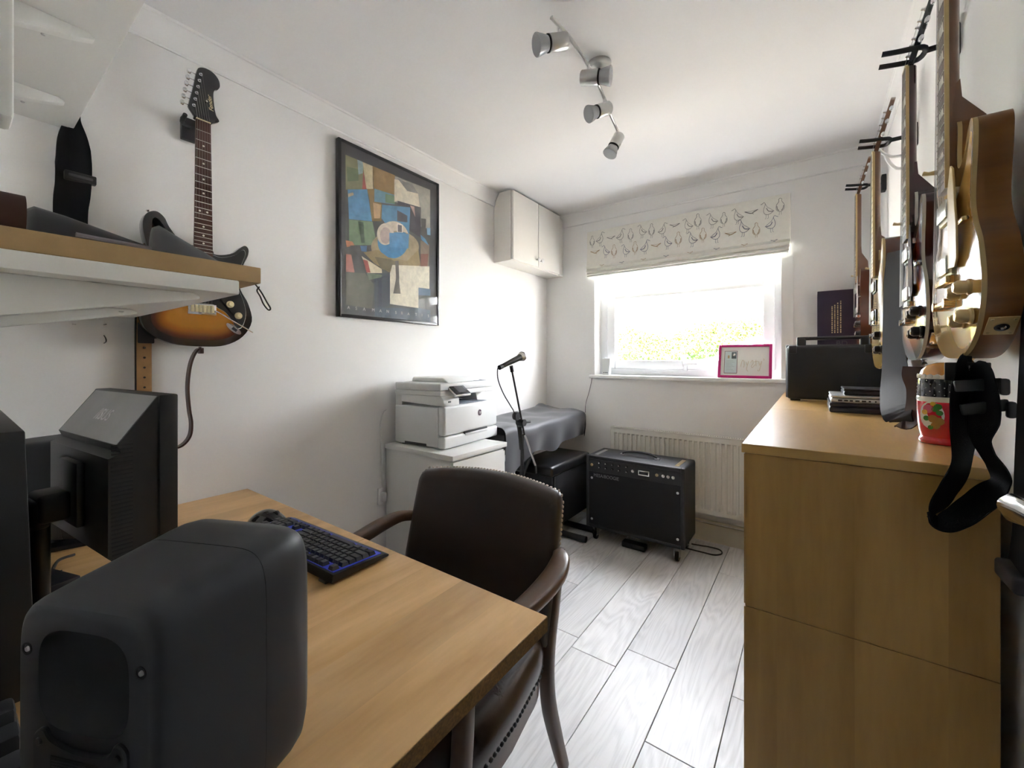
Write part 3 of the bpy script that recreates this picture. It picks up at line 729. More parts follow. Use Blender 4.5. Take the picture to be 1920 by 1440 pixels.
# seat
def seat_ring(z, ins, dome=0):
    out = []; n = 56; hw, hd = .302 * (1 - ins), .258 * (1 - ins)
    for j in range(n):
        t = 2 * math.pi * j / n; c, s_ = math.cos(t), math.sin(t); e = 4.5
        out.append(V((hw * math.copysign(abs(c) ** (2 / e), c) * (1 - .03 * (s_ > 0)), -.033 + hd * math.copysign(abs(s_) ** (2 / e), s_), z)))
    return out
b = B(); b.rings([seat_ring(.362, .008), seat_ring(.372, 0), seat_ring(.395, -.016), seat_ring(.420, -.016), seat_ring(.442, .004), seat_ring(.458, .05), seat_ring(.472, .15), seat_ring(.484, .36), seat_ring(.490, .65), seat_ring(.492, .97)])
st_ = b.build('seat', 'seat_leather', ch, ang=60)
b = B(); Pn = seat_ring(.374, -.004)
for i in range(len(Pn)):
    a, c = Pn[i], Pn[(i + 1) % len(Pn)]; k = max(1, int((c - a).length / .0125))
    for j in range(k):
        p = a.lerp(c, j / k); out = V((p.x, p.y + .033, 0)).normalized()
        b.lathe([(.0052, 0), (.0045, .002), (.0015, .0035)], 8, frame3(p, V((0, 0, 1)), out.cross(V((0, 0, 1))) * -1, out))
b.build('stud_trim', 'black_matte', st_)
b = B(); b.rings([seat_ring(.310, .02), seat_ring(.364, .006)]); b.build('seat_rail', 'chair_wood', ch, ang=30)
# arms, posts, legs
def sweep(path, wh, m, name, up=(0, 0, 1)):
    b = B(); pts = [V(p) for p in path]; out = []
    for i, p in enumerate(pts):
        t = (pts[min(i + 1, len(pts) - 1)] - pts[max(i - 1, 0)]).normalized(); u = V(up); u = (u - t * u.dot(t)).normalized(); s = t.cross(u)
        w, h = wh[i] if isinstance(wh, list) else wh
        out.append([p + s * (w * .5 * math.copysign(abs(math.cos(a)) ** .5, math.cos(a))) + u * (h * .5 * math.copysign(abs(math.sin(a)) ** .5, math.sin(a))) for a in [2 * math.pi * j / 16 for j in range(16)]])
    b.rings(out); return b.build(name, m, ch, ang=50)
for s in (-1, 1):
    pa = spline([(s * .286, .245, .652), (s * .312, .200, .658), (s * .325, .13, .650), (s * .322, .04, .640), (s * .310, -.08, .636), (s * .292, -.19, .630), (s * .284, -.235, .618)], 5)
    n = len(pa); wh = [(.030 + .030 * math.sin(math.pi * min(1, i / n * 1.3)) ** .8, .030) for i in range(n)]
    sweep(pa, wh, 'chair_wood', 'arm')
    sweep(spline([(s * .288, -.205, .62), (s * .296, -.218, .50), (s * .292, -.230, .33)], 5), (.034, .040), 'chair_wood_leg', 'arm_post', (0, 1, 0))
    sweep(spline([(s * .276, .262, .66), (s * .274, .232, .52), (s * .272, .20, .38), (s * .272, .205, .25), (s * .278, .25, .10), (s * .284, .285, 0.0)], 5), [(.036, .042)] * 16 + [(.036 - .001 * i, .042 - .001 * i) for i in range(10)], 'chair_wood_leg', 'leg', (0, 1, 0))
    sweep(spline([(s * .268, -.215, .36), (s * .270, -.22, .20), (s * .272, -.225, 0.0)], 5), [(.040 - .0012 * i, .040 - .0012 * i) for i in range(11)], 'chair_wood_leg', 'leg', (0, 1, 0))

# ================================================================= GUITARS
STRAT = [(0, 0), (.07, .006), (.128, .040), (.160, .100), (.148, .165), (.122, .215), (.116, .262), (.130, .310), (.146, .350), (.148, .376), (.136, .386), (.120, .374), (.096, .350), (.062, .336), (.036, .334), (.029, .345), (-.029, .352), (-.040, .350), (-.068, .366), (-.092, .398), (-.106, .428), (-.128, .442), (-.152, .426), (-.160, .388), (-.150, .330), (-.126, .270), (-.118, .225), (-.138, .165), (-.163, .105), (-.148, .045), (-.085, .008)]
LP = [(0, 0), (.08, .010), (.140, .050), (.165, .115), (.150, .185), (.122, .230), (.110, .265), (.113, .305), (.121, .350), (.123, .388), (.112, .404), (.094, .392), (.074, .362), (.050, .346), (.032, .352), (.029, .375), (.028, .436), (-.028, .442), (-.080, .434), (-.113, .400), (-.119, .350), (-.112, .305), (-.107, .265), (-.122, .225), (-.150, .182), (-.165, .115), (-.140, .050), (-.08, .010)]
ES = [(0, 0), (.10, .014), (.168, .065), (.185, .135), (.168, .205), (.138, .255), (.128, .295), (.137, .340), (.146, .390), (.140, .435), (.118, .452), (.092, .435), (.070, .402), (.045, .390), (.030, .400), (.029, .43), (-.029, .43), (-.030, .400), (-.045, .390), (-.070, .402), (-.092, .435), (-.118, .452), (-.140, .435), (-.146, .390), (-.137, .340), (-.128, .295), (-.138, .255), (-.168, .205), (-.185, .135), (-.168, .065), (-.10, .014)]
def gbody(name, outline, th, m_top, m_side, parent, carve=.0, ninset=4, step=.012, bind=None, n=4, round_=.0):
    pts = spline(outline, n, True)
    o = B().prism([(p.x, p.y) for p in pts], 0, th - (.006 if bind else 0)); 
    if round_: o.bevel(round_, 3, 40)
    body = o.build(name, m_side, parent, ang=40)
    if bind:
        B().prism([(p.x, p.y) for p in pts], th - .006, th).build('binding', bind, body, ang=40)
    # arched top : constrained triangulation, each point carries its distance from the rim (the burst follows it)
    from mathutils.geometry import delaunay_2d_cdt
    ol = [V((p.x, p.y)) for p in pts]; m = len(ol); W_ = ninset * step
    def dist(q):
        best = 1e9
        for i in range(m):
            a, c = ol[i], ol[(i + 1) % m]; d = c - a; L = d.length_squared
            t = 0 if L < 1e-12 else max(0, min(1, (q - a).dot(d) / L)); best = min(best, (a + d * t - q).length_squared)
        return math.sqrt(best)
    def inside(q):
        r = False
        for i in range(m):
            a, c = ol[i], ol[(i + 1) % m]
            if (a.y > q.y) != (c.y > q.y) and q.x < (c.x - a.x) * (q.y - a.y) / (c.y - a.y) + a.x: r = not r
        return r
    gp = []; h = .0085; y = min(p.y for p in ol) + h * .5; k = 0
    while y < max(p.y for p in ol):
        x = min(p.x for p in ol) + (h * .5 if k % 2 else 0)
        while x < max(p.x for p in ol):
            q = V((x, y))
            if inside(q) and dist(q) > .003: gp.append(q)
            x += h
        y += h * .87; k += 1
    vv, _, ff, *_r = delaunay_2d_cdt(ol + gp, [], [list(range(m))], 1, 1e-6)
    me = bpy.data.meshes.new('top'); ds = [dist(q) for q in vv]
    def sm(t): t = max(0, min(1, t)); return t * t * (3 - 2 * t)
    me.from_pydata([(q.x, q.y, th + .0004 + carve * sm((d_ - .004) / .075)) for q, d_ in zip(vv, ds)], [], ff)
    at = me.attributes.new('ring', 'FLOAT', 'POINT')
    for i, d_ in enumerate(ds): at.data[i].value = min(1, d_ / W_)
    bm2 = bmesh.new(); bm2.from_mesh(me); bmesh.ops.recalc_face_normals(bm2, faces=bm2.faces)
    if sum(f.normal.z for f in bm2.faces) < 0: bmesh.ops.reverse_faces(bm2, faces=bm2.faces)
    bm2.to_mesh(me); bm2.free()
    me.shade_smooth(); me.materials.append(MAT[m_top])
    t = bpy.data.objects.new('top', me); COL.objects.link(t); t.parent = parent
    return body
def neck(parent, y0, ynut, zf, w0=.056, w1=.043, m_neck='maple_neck', m_fb='rosewood', scale=.648, bridge=.135, frets=21, bind=None, dots='dot', depth=.020):
    b = B(); ring = []
    for t in [i / 8 for i in range(9)]:
        y = y0 + (ynut - y0) * t; w = w0 + (w1 - w0) * t
        ring.append([V((w / 2 * math.cos(a), y, zf - .006 + depth * .9 * min(0, math.sin(a)))) for a in [math.pi + math.pi * j / 12 for j in range(13)]])
    b.rings(ring); b.build('neck', m_neck, parent, ang=50)
    b = B(); b.rings([[V((-w / 2, y, zf - .006)), V((w / 2, y, zf - .006)), V((w / 2, y, zf)), V((-w / 2, y, zf))] for y, w in ((y0, w0), (ynut, w1))])
    fb = b.build('fingerboard', m_fb, parent, ang=20)
    if bind:
        for s in (-1, 1):
            b = B(); b.rings([[V((s * (w / 2 - .001), y, zf - .0062)), V((s * (w / 2 + .0012), y, zf - .0062)), V((s * (w / 2 + .0012), y, zf + .0002)), V((s * (w / 2 - .001), y, zf + .0002))] for y, w in ((y0, w0), (ynut, w1))]); b.build('binding', bind, fb)
    box('nut', 'ivory', fb, -w1 / 2, w1 / 2, ynut, ynut + .004, zf - .004, zf + .0018, 0)
    ys = [ynut - scale * (1 - 2 ** (-i / 12)) for i in range(1, frets + 1)]
    for y in ys:
        if y < y0 + .004: break
        w = w1 + (w0 - w1) * (ynut - y) / (ynut - y0)
        box('fret', 'nickel', fb, -w / 2, w / 2, y - .0011, y + .0011, zf, zf + .0013, 0)
    yy = [ynut] + ys
    for f in (3, 5, 7, 9, 12, 15, 17, 19):
        if f >= len(yy) or yy[f] < y0 + .01: continue
        yc = (yy[f] + yy[f - 1]) / 2; w = w1 + (w0 - w1) * (ynut - yc) / (ynut - y0)
        if dots == 'dot':
            for dx in ((-.011, .011) if f == 12 else (0,)):
                B().lathe([(.0033, 0), (.0033, .0003)], 12, Mx.Translation((dx, yc, zf + .0001))).build('inlay', 'pearl', fb)
        else:
            h = (yy[f - 1] - yy[f]) * .36
            B().prism([(-w * .36, yc - h), (w * .36, yc - h), (w * .28, yc + h), (-w * .28, yc + h)], 0, .0003, Mx.Translation((0, 0, zf + .0001))).build('inlay', 'pearl', fb)
    return fb
def strings(parent, yb, ynut, zb, zn, w0, w1, ends, m='string_steel'):
    for i in range(6):
        t = i / 5 - .5; r = .00048 - .00005 * i
        pts = [(w0 * t, yb, zb), (w1 * t, ynut, zn), ends[i]]
        B().tube(pts, r, 5).build('string', m, parent)
def tuner(parent, x, y, z, s, m='chrome', kind=0, L=.020):
    """post on the face, shaft and button sticking out sideways (s = -1/+1)"""
    o = B().lathe([(.0052, 0), (.0052, .002), (.003, .0025), (.003, .009), (.0012, .009)], 14, Mx.Translation((x, y, z))).build('tuner_post', m, parent)
    b = B().cyl((x + s * .006, y, z - .010), (x + s * L, y, z - .010), .0016, 8)
    cx = x + s * (L + .006)
    b.rings([[V((cx + (k) * s, y + .0085 * q * math.cos(a), z - .010 + .0055 * q * math.sin(a))) for a in [2 * math.pi * j / 12 for j in range(12)]] for k, q in ((-.006, .4), (-.004, .95), (.002, 1.), (.005, .8), (.006, .4))])
    b.build('tuner_button', m, o)
    return o
def hanger(label, mtx, reach=.075, w=.058, arms=.062, group='guitar wall hangers', tilt=.0):
    """wall plate at local origin, yoke pointing out of the wall (local z)"""
    h = thing('guitar_hanger', label, 'wall hanger', group=group, mtx=mtx)
    box('wall_plate', 'black_matte', h, -.022, .022, -.045, .035, 0, .018, .003)
    B().cyl((0, 0, .016), (0, 0, reach - .012), .007, 12).build('stem', 'black_matte', h)
    for s in (-1, 1):
        B().tube(spline([(0, 0, reach - .014), (s * w * .35, -.002, reach - .008), (s * w * .5, -.002, reach + .006), (s * w * .5, .004, reach + arms * .6), (s * w * .5, .010, reach + arms)], 5), .0065, 10).build('yoke_arm', 'black_matte', h)
    return h
# ---------------- sunburst double-cutaway on the left wall
GZ = 1.262
SM = frame3((-1.787, .537, GZ), (0, 1, 0), (0, 0, 1), (1, 0, 0))
sg = thing('electric_guitar', 'three-tone sunburst double-cutaway electric guitar with black scratchplate hung on the left wall', 'guitar', mtx=SM)
TH = .042
gbody('body', STRAT, TH, 'amber_burst', 'burst_side', sg, carve=.0, ninset=6, step=.0115, round_=.004)
pg_ = spline([(.030, .330), (.060, .326), (.100, .342), (.128, .368), (.136, .352), (.122, .308), (.108, .262), (.112, .222), (.130, .175), (.138, .125), (.126, .080), (.108, .072), (.092, .100), (.070, .128), (.046, .142), (.030, .152), (-.040, .152), (-.048, .170), (-.070, .220), (-.080, .270), (-.092, .340), (-.110, .402), (-.128, .418), (-.134, .396), (-.112, .360), (-.090, .352), (-.060, .345), (-.030, .345)], 4, True)
pgp = [(p.x, p.y) for p in pg_]
B().prism([(x * 1.012, .25 + (y - .25) * 1.012) for x, y in pgp], 0, .0012, Mx.Translation((0, 0, TH))).build('scratchplate_edge', 'paper', sg)
sp_ = B().prism(pgp, 0, .0022, Mx.Translation((0, 0, TH))).build('scratchplate', 'black_plastic', sg)
neck(sg, .318, .792, TH + .014, bridge=.135, scale=.655)
for y, a in ((.298, 0), (.240, 0), (.178, 10)):
    b = B(); b.box(-.042, .042, -.009, .009, 0, .008).bevel(.004, 2); o = b.build('pickup', 'black_plastic', sg); o.location = (0, y, TH + .002); o.rotation_euler = (0, 0, R(a))
    for i in range(6):
        B().cyl((-.0258 + i * .01032, 0, .007), (-.0258 + i * .01032, 0, .0092), .0024, 8).build('pole_piece', 'nickel', o)
br = B().box(-.042, .042, .112, .150, TH, TH + .004).bevel(.001).build('bridge', 'chrome', sg)
for i in range(6):
    box('saddle', 'ivory', br, -.0345 + i * .0116, -.0245 + i * .0116, .120, .146, TH + .004, TH + .010, .001)
B().tube(spline([(.040, .128, TH + .006), (.052, .120, TH + .016), (.085, .095, TH + .030), (.150, .056, TH + .034)], 5), .0022, 8).build('tremolo_arm', 'chrome', br)
for x, y in ((.058, .192), (.086, .158), (.113, .118)):
    B().lathe([(.0125, 0), (.0125, .004), (.0095, .006), (.0085, .013), (.007, .0145)], 22, Mx.Translation((x, y, TH + .002))).build('knob', 'ivory', sp_)
B().tube([(.070, .215, TH + .002), (.074, .217, TH + .014)], [.002, .0035], 8).build('switch_tip', 'ivory', sp_)
# jack plate
b = B(); ov = [(.030 * math.cos(a), .011 * math.sin(a)) for a in [2 * math.pi * j / 24 for j in range(24)]]
b.prism(ov, 0, .002); jp = b.build('jack_plate', 'chrome', sg); jp.matrix_local = Mx.Translation((.098, .068, TH + .001)) @ Mx.Rotation(R(-38), 4, 'Z')
B().box(-.006, .012, -.005, .005, .002, .0026).build('jack_socket', 'black_matte', jp)
# headstock
hs = [(-.0215, .792), (-.024, .806), (-.036, .822), (-.041, .826)]
hs = spline([(.0215, .794), (.030, .800), (.047, .812), (.049, .820), (.040, .835), (.034, .870), (.032, .905), (.036, .922), (.046, .930), (.052, .945), (.048, .966), (.032, .982), (.010, .986), (-.010, .978), (-.018, .960), (-.028, .900), (-.040, .840), (-.040, .826), (-.026, .806), (-.0215, .794)], 4, True)
# mirror so the tuners stand on the bass side
hh = B().prism([(p.x, p.y) for p in hs], TH - .006, TH + .008).bevel(.0015, 2, 50).build('headstock', 'black_gloss', sg)
ends = []
for i in range(6):
    t = i / 5; x = -.027 + .020 * t; y = .836 + .118 * t
    tuner(hh, x, y, TH + .008, -1, L=.024); ends.append((x + .003, y, TH + .015))
B().cyl((.010, .868, TH + .008), (.010, .868, TH + .013), .0035, 12).build('string_tree', 'nickel', hh)
text('decal', 'Fender', .019, 'ivory', hh, frame3((.0225, .868, TH + .0083), (-.15, .99, 0), (-.99, -.15, 0), (0, 0, 1)), .0002, shear=.3)
strings(sg, .135, .796, TH + .012, TH + .0155, .052, .036, ends)
for p in ((0, -.002, TH / 2), (-.140, .436, TH / 2)):
    b = B(); d = V((0, -1, 0)) if p[0] == 0 else V((-.4, .9, 0)).normalized()
    b.lathe([(.006, 0), (.003, .004), (.006, .009), (.004, .011)], 14, frame3(p, d.orthogonal().normalized(), d.cross(d.orthogonal().normalized()), d)); b.build('strap_button', 'chrome', sg)
hanger('black padded hanger holding the sunburst guitar on the left wall', frame3((XL, .517, GZ + .845), (0, 1, 0), (0, 0, 1), (1, 0, 0)) @ Mx.Translation((0, -.06, 0)), .046, .060, .04)
# its strap : tan inside with holes, hanging in a long loop
so_ = thing('guitar_strap', 'tan-lined dark leather strap looping down from the sunburst guitar', 'strap', (XL + .02, .45, .90))
def wl_(pts): return [V(p) - V((XL + .02, .45, .90)) for p in pts]
path = spline(wl_([(-1.812, .394, 1.60), (-1.806, .394, 1.45), (-1.803, .392, 1.28), (-1.800, .392, 1.10), (-1.802, .394, .98), (-1.800, .400, .915), (-1.798, .42, .885)]), 8)
s1 = B().ribbon(path, (0, 1, .0), .040, .003).build('strap_band', 'leather_tan', so_)
B().ribbon([p + V((.0, -.021, 0)) for p in path], (1, 0, 0), .010, .003).build('strap_edge', 'leather_black', so_)
for i in range(6):
    z = 1.288 - i * .033; B().cyl(wl_([(-1.8015, .393, z)])[0], wl_([(-1.7985, .393, z)])[0], .0035, 10).build('strap_hole', 'black_matte', s1)
path = spline(wl_([(-1.766, .545, 1.254), (-1.770, .528, 1.248), (-1.778, .512, 1.20), (-1.782, .505, 1.12), (-1.784, .510, 1.04), (-1.784, .516, .99), (-1.786, .512, .945), (-1.788, .490, .915), (-1.792, .455, .905), (-1.796, .42, .89)]), 8)
B().ribbon(path, (1, 0, 0), .026, .006).build('strap_band', 'leather_brown', so_)
B().box(-.016, .016, -.005, .005, -.006, .014).bevel(.002).build('strap_end', 'leather_brown', so_, loc=wl_([(-1.768, .540, 1.243)])[0])
B().box(-.006, .008, -.020, .022, -.02, .05).bevel(.004, 3).build('strap_pad', 'leather_black', so_, loc=wl_([(-1.8005, .396, 1.290)])[0])

# ---------------- right-hand wall
def rw(x, y, z): return frame3((x, y, z), (0, -1, 0), (0, 0, 1), (-1, 0, 0))
def single_cut(label, x_front, yc, z, m_top, m_side, bind, m_neck, m_fb, m_plate, knob_m, gold, hs_m, outline=LP, th=.048, dots='trap', jack=True, carve=.012, sideth=None, hs6=True, fbind='cream', bp=.145):
    g = thing('electric_guitar', label, 'guitar', mtx=rw(x_front + th, yc, z))
    gbody('body', outline, th, m_top, m_side, g, carve=carve, ninset=5, step=.012, bind=bind, n=5, round_=0)
    zf = th + carve + .010; ny = bp + .628
    neck(g, bp + .628 - .455, ny, zf, .056, .043, m_neck, m_fb, .628, bp, 22, fbind, dots, .020)
    # heel block under the fingerboard
    b = B(); b.rings([[V((-.027, .36, zf - .007)), V((.027, .36, zf - .007)), V((.027, .36, .004)), V((-.027, .36, .004))], [V((-.027, .44, zf - .007)), V((.027, .44, zf - .007)), V((.026, .44, .008)), V((-.026, .44, .008))], [V((-.026, .47, zf - .007)), V((.026, .47, zf - .007)), V((.020, .485, zf - .024)), V((-.020, .485, zf - .024))], [V((-.025, .50, zf - .007)), V((.025, .50, zf - .007)), V((.018, .52, zf - .022)), V((-.018, .52, zf - .022))]])
    b.build('heel', m_neck, g, ang=50)
    met = 'brass' if gold else 'chrome'
    # headstock, tipped back
    hp = [(-.0215, 0), (-.034, .030), (-.040, .070), (-.036, .120), (-.042, .165), (-.030, .180), (-.012, .172), (0, .180), (.012, .172), (.030, .180), (.042, .165), (.036, .120), (.040, .070), (.034, .030), (.0215, 0)]
    hm = Mx.Translation((0, ny + .004, zf - .003)) @ Mx.Rotation(R(-15), 4, 'X')
    hd_ = B().prism(hp, -.013, 0).bevel(.0012, 1, 50).build('headstock', hs_m, g); hd_.matrix_local = hm
    ends = []
    for s in (-1, 1):
        for i in range(3):
            tuner(hd_, s * .023, .045 + i * .044, 0, s, met, L=.022)
    for i in range(6):
        s = -1 if i < 3 else 1; k = i if i < 3 else 5 - i
        ends.append(tuple(hm @ V((s * .023, .045 + k * .044, .006))))
    strings(g, bp, ny + .002, zf + .006, zf + .0016, .052, .036, ends)
    zt = th + carve
    # bridge, tailpiece, pickups
    B().box(-.044, .044, bp - .006, bp + .008, zt, zt + .012).bevel(.003, 2).build('bridge', met, g)
    B().box(-.048, .048, bp - .050, bp - .036, zt - .002, zt + .014).bevel(.006, 3).build('tailpiece', met, g)
    for x in (-.041, .041):
        B().cyl((x, bp - .043, zt - .01), (x, bp - .043, zt + .015), .0085, 14).build('stud', met, g)
    for y in (bp + .030, bp + .135):
        b = B(); b.box(-.045, .045, y - .022, y + .022, zt - .004, zt + .005).bevel(.003); rg = b.build('pickup_ring', 'ivory' if gold else 'black_plastic', g)
        B().box(-.035, .035, y - .017, y + .017, zt + .003, zt + .011).bevel(.003).build('pickup', 'nickel', rg)
    if m_plate:
        b = B(); b.prism([(.034, bp + .020), (.034, bp + .165), (.052, bp + .205), (.066, bp + .195), (.090, bp + .08), (.092, bp + .03), (.080, bp + .016)], 0, .003, Mx.Translation((0, 0, zt + .005))).bevel(.0008, 1); pk = b.build('pickguard', m_plate, g)
        b = B().box(.086, .116, bp + .088, bp + .096, zt - .004, zt + .006).bevel(.002); b.build('pickguard_bracket', met, pk)
    B().tube([(-.080, .385, th), (-.080, .385, zt + .014), (-.082, .388, zt + .022)], [.006, .0035, .0045], 10).build('toggle', 'ivory', g)
    for x, y in ((.075, .135), (.118, .140), (.088, .085), (.128, .090)):
        y = y - .02
        kb_ = B().lathe([(.0135, 0), (.0135, .003), (.0115, .005), (.0118, .015), (.0095, .018), (.0085, .0195)], 20, Mx.Translation((x, y, th + carve * .45))).build('knob', knob_m, g)
        B().lathe([(.0082, 0), (.0075, .0012)], 16, Mx.Translation((x, y, th + carve * .45 + .0193))).build('knob_cap', met, kb_)
    if jack:
        a = V((.1435, .053, th * .44)); nrm = V((.62, -.72, 0)).normalized() ; t_ = V((0, 0, 1)).cross(nrm)
        b = B(); b.box(-.020, .020, -.0165, .0165, 0, .0022).bevel(.004, 2, 60); j = b.build('jack_plate', m_plate if gold else 'chrome', g); j.matrix_local = frame3(a + nrm * .001, t_, V((0, 0, 1)), nrm)
        B().lathe([(.0085, 0), (.0085, .003), (.005, .003), (.005, .001), (.0008, .001)], 18, Mx.Translation((0, 0, .002))).build('jack_socket', 'chrome', j)
        for x in (-.015, .015):
            for y in (-.012, .012): B().lathe([(.0022, 0), (.0015, .001)], 8, Mx.Translation((x, y, .0022))).build('screw', 'gold_dull', j)
    B().lathe([(.007, 0), (.0035, .004), (.007, .010), (.005, .012)], 14, frame3((0, 0, th * .5), (1, 0, 0), (0, 0, 1), (0, -1, 0))).build('strap_button', met, g)
    return g
GW = 'guitars hanging along the right wall'
single_cut('gold-topped single-cutaway electric guitar with walnut-brown sides hung above the birch cabinet', .217, 1.128, 1.218, 'goldtop', 'walnut_side', 'cream', 'mahogany', 'rosewood_pale', 'cream', 'gold_dull', True, 'black_gloss', carve=.006, th=.045)
single_cut('red sunburst single-cutaway electric guitar with white binding hung between two guitars', .216, 1.510, 1.214, 'red_burst', 'burst_back', 'binding_white', 'burst_back', 'rosewood', 'black_gloss', 'black_plastic', False, 'black_gloss', carve=.006, th=.045)
single_cut('amber-topped rounded electric guitar with reddish brown sides hung on the right wall', .196, 2.02, 1.182, 'natural_top', 'copper_side', 'cream', 'mahogany', 'ivory', None, 'black_plastic', False, 'mahogany', outline=ES, th=.062, dots='dot', jack=False, carve=.006, bp=.165)
single_cut('copper red slim electric guitar hung furthest along the right wall by the window', .192, 2.772, 1.275, 'copper_top', 'copper_side', None, 'mahogany', 'rosewood', 'laptop_silver', 'black_plastic', False, 'mahogany', outline=STRAT, th=.045, dots='dot', jack=False, carve=.0, bp=.16)
def hz(yc, z, label, x_neck): return hanger(label, frame3((XR, yc, z), (0, -1, 0), (0, 0, 1), (-1, 0, 0)), XR - x_neck - .012, .060, .075)
hanger_z = .775 + .035
hz(1.128, 1.218 + hanger_z, 'black padded wall hanger holding the gold-topped guitar', .215)
hz(1.510, 1.214 + hanger_z, 'black padded wall hanger holding the red sunburst guitar', .215)
hz(2.02, 1.182 + hanger_z + .02, 'black padded wall hanger holding the amber-topped guitar', .205)
hz(2.772, 1.275 + hanger_z + .02, 'black padded wall hanger holding the copper red guitar', .205)
# white coat hook between the far guitars
hk = thing('coat_hook', 'white two-armed hook on the right wall between the amber and copper guitars', 'hook', mtx=frame3((XR, 2.22, 2.02), (0, -1, 0), (0, 0, 1), (-1, 0, 0)))
box('hook_plate', 'trimwhite', hk, -.012, .012, -.10, .06, 0, .006, .002)
for dz, L in ((.05, .09), (.0, .06)):
    B().tube(spline([(0, dz - .05, .004), (0, dz - .045, L * .5), (0, dz - .015, L * .85), (0, dz + .015, L)], 6), [.006] * 17 + [.006, .007], 10).build('hook_arm', 'trimwhite', hk)

# ---------------- straps on the right
st1 = thing('guitar_strap', 'black webbing strap with plastic buckles looping down from the gold-topped guitar', 'strap', (.20, 1.05, .86))
O1 = V((.20, 1.05, .86))
def r1(L): return [V(p) - O1 for p in L]
def yz(px, py, Y): return tuple(onY(px, py, Y))
def c4(cx, cy, Y): return tuple(onY(1640 + cx / 3.273, 640 + cy / 3.273, Y))
def flatw(P):
    out = []
    for i in range(len(P)):
        t = P[min(i + 1, len(P) - 1)] - P[max(i - 1, 0)]; out.append((-t.z, 0.02, t.x))
    return out
pa = spline(r1([c4(575, 118, 1.092), c4(560, 250, 1.075), c4(548, 450, 1.066), c4(545, 640, 1.062), c4(522, 790, 1.058), c4(440, 930, 1.054), c4(365, 1050, 1.052), c4(340, 1095, 1.051)]), 7)
B().ribbon(pa, flatw(pa), [.070] * 22 + [.070 + .008 * math.sin(math.pi * i / 27) - .014 * (i / 27) for i in range(28)], .0022).build('strap_band', 'webbing', st1)
pb = spline(r1([c4(330, 1070, 1.047), c4(400, 1118, 1.046), c4(500, 1085, 1.045), c4(620, 1000, 1.044), c4(735, 905, 1.044), c4(775, 850, 1.045), c4(745, 770, 1.046), c4(690, 690, 1.047), c4(650, 600, 1.048), c4(655, 500, 1.050), c4(655, 380, 1.052), c4(630, 260, 1.056), c4(590, 150, 1.064)]), 7)
kk = len(pb); wv = []
for i in range(kk):
    t = i / (kk - 1); q = [(0, .044), (.12, .052), (.3, .050), (.42, .046), (.5, .044), (.58, .036), (.66, .042), (.75, .066), (1, .066)]
    for (t0, w0), (t1, w1) in zip(q, q[1:]):
        if t0 <= t <= t1: wv.append(w0 + (w1 - w0) * (t - t0) / (t1 - t0)); break
B().ribbon(pb, flatw(pb), wv, .0022).build('strap_band', 'webbing', st1)
for px, py, a in ((1834, 722, 6), (1846, 764, 12)):
    c = r1([yz(px, py, 1.046)])[0]
    B().box(-.030, .030, -.004, .004, -.010, .010).bevel(.003, 2).build('buckle', 'black_plastic', st1, loc=c).rotation_euler = (0, R(-a), R(8))
    B().box(.024, .036, -.006, .006, -.016, .012).bevel(.004, 2).build('buckle_end', 'mount_grey', st1, loc=c)
B().box(-.006, .006, -.0012, .0012, -.004, .004).build('strap_tag', 'paper', st1, loc=r1([yz(1826, 690, 1.066)])[0])
B().box(-.030, .028, -.002, .002, -.022, .012).bevel(.003).build('strap_end', 'leather_black', st1, loc=r1([yz(1815, 692, 1.083)])[0])

O2 = V((.20, 1.45, 1.05))
st2_ = thing('guitar_strap', 'wide black leather strap with dark red lining hanging from the sunburst guitar', 'strap', tuple(O2))
pa = spline([V(p) - O2 for p in (yz(1684, 470, 1.745), yz(1678, 520, 1.745), yz(1676, 600, 1.735), yz(1677, 700, 1.66), yz(1683, 770, 1.50), yz(1690, 790, 1.485))], 7)
B().ribbon(pa, (.55, -.8, 0), .075, .003).build('strap_band', 'leather_black', st2_)
pb = spline([V(p) - O2 for p in (yz(1690, 792, 1.480), yz(1706, 788, 1.465), yz(1718, 760, 1.46), yz(1722, 730, 1.46), yz(1716, 705, 1.46), yz(1718, 688, 1.47))], 7)
B().ribbon(pb, [tuple(V((.25, -.95, 0)).lerp(V((1, -.35, 0)), i / 34)) for i in range(36)], .052, .003).build('strap_band', 'leather_brown', st2_)

O3 = V((.255, .97, .88))
st3 = thing('guitar_strap', 'wide ribbed black strap hanging on the wall beside the door lever', 'strap', tuple(O3))
pa = spline([V(p) - O3 for p in ((.268, .90, 1.75), (.266, .905, 1.55), (.262, .93, 1.38), (.262, .955, 1.20), (.260, .965, 1.05), (.258, .965, .95), (.250, .955, .885))], 7)
B().ribbon(pa, (.08, 1, 0), .078, .004).build('strap_band', 'webbing', st3)
B().box(-.012, .012, -.045, .035, -.012, .016).bevel(.006, 3).build('strap_end', 'leather_black', st3, loc=V((.248, .958, .885)) - O3)

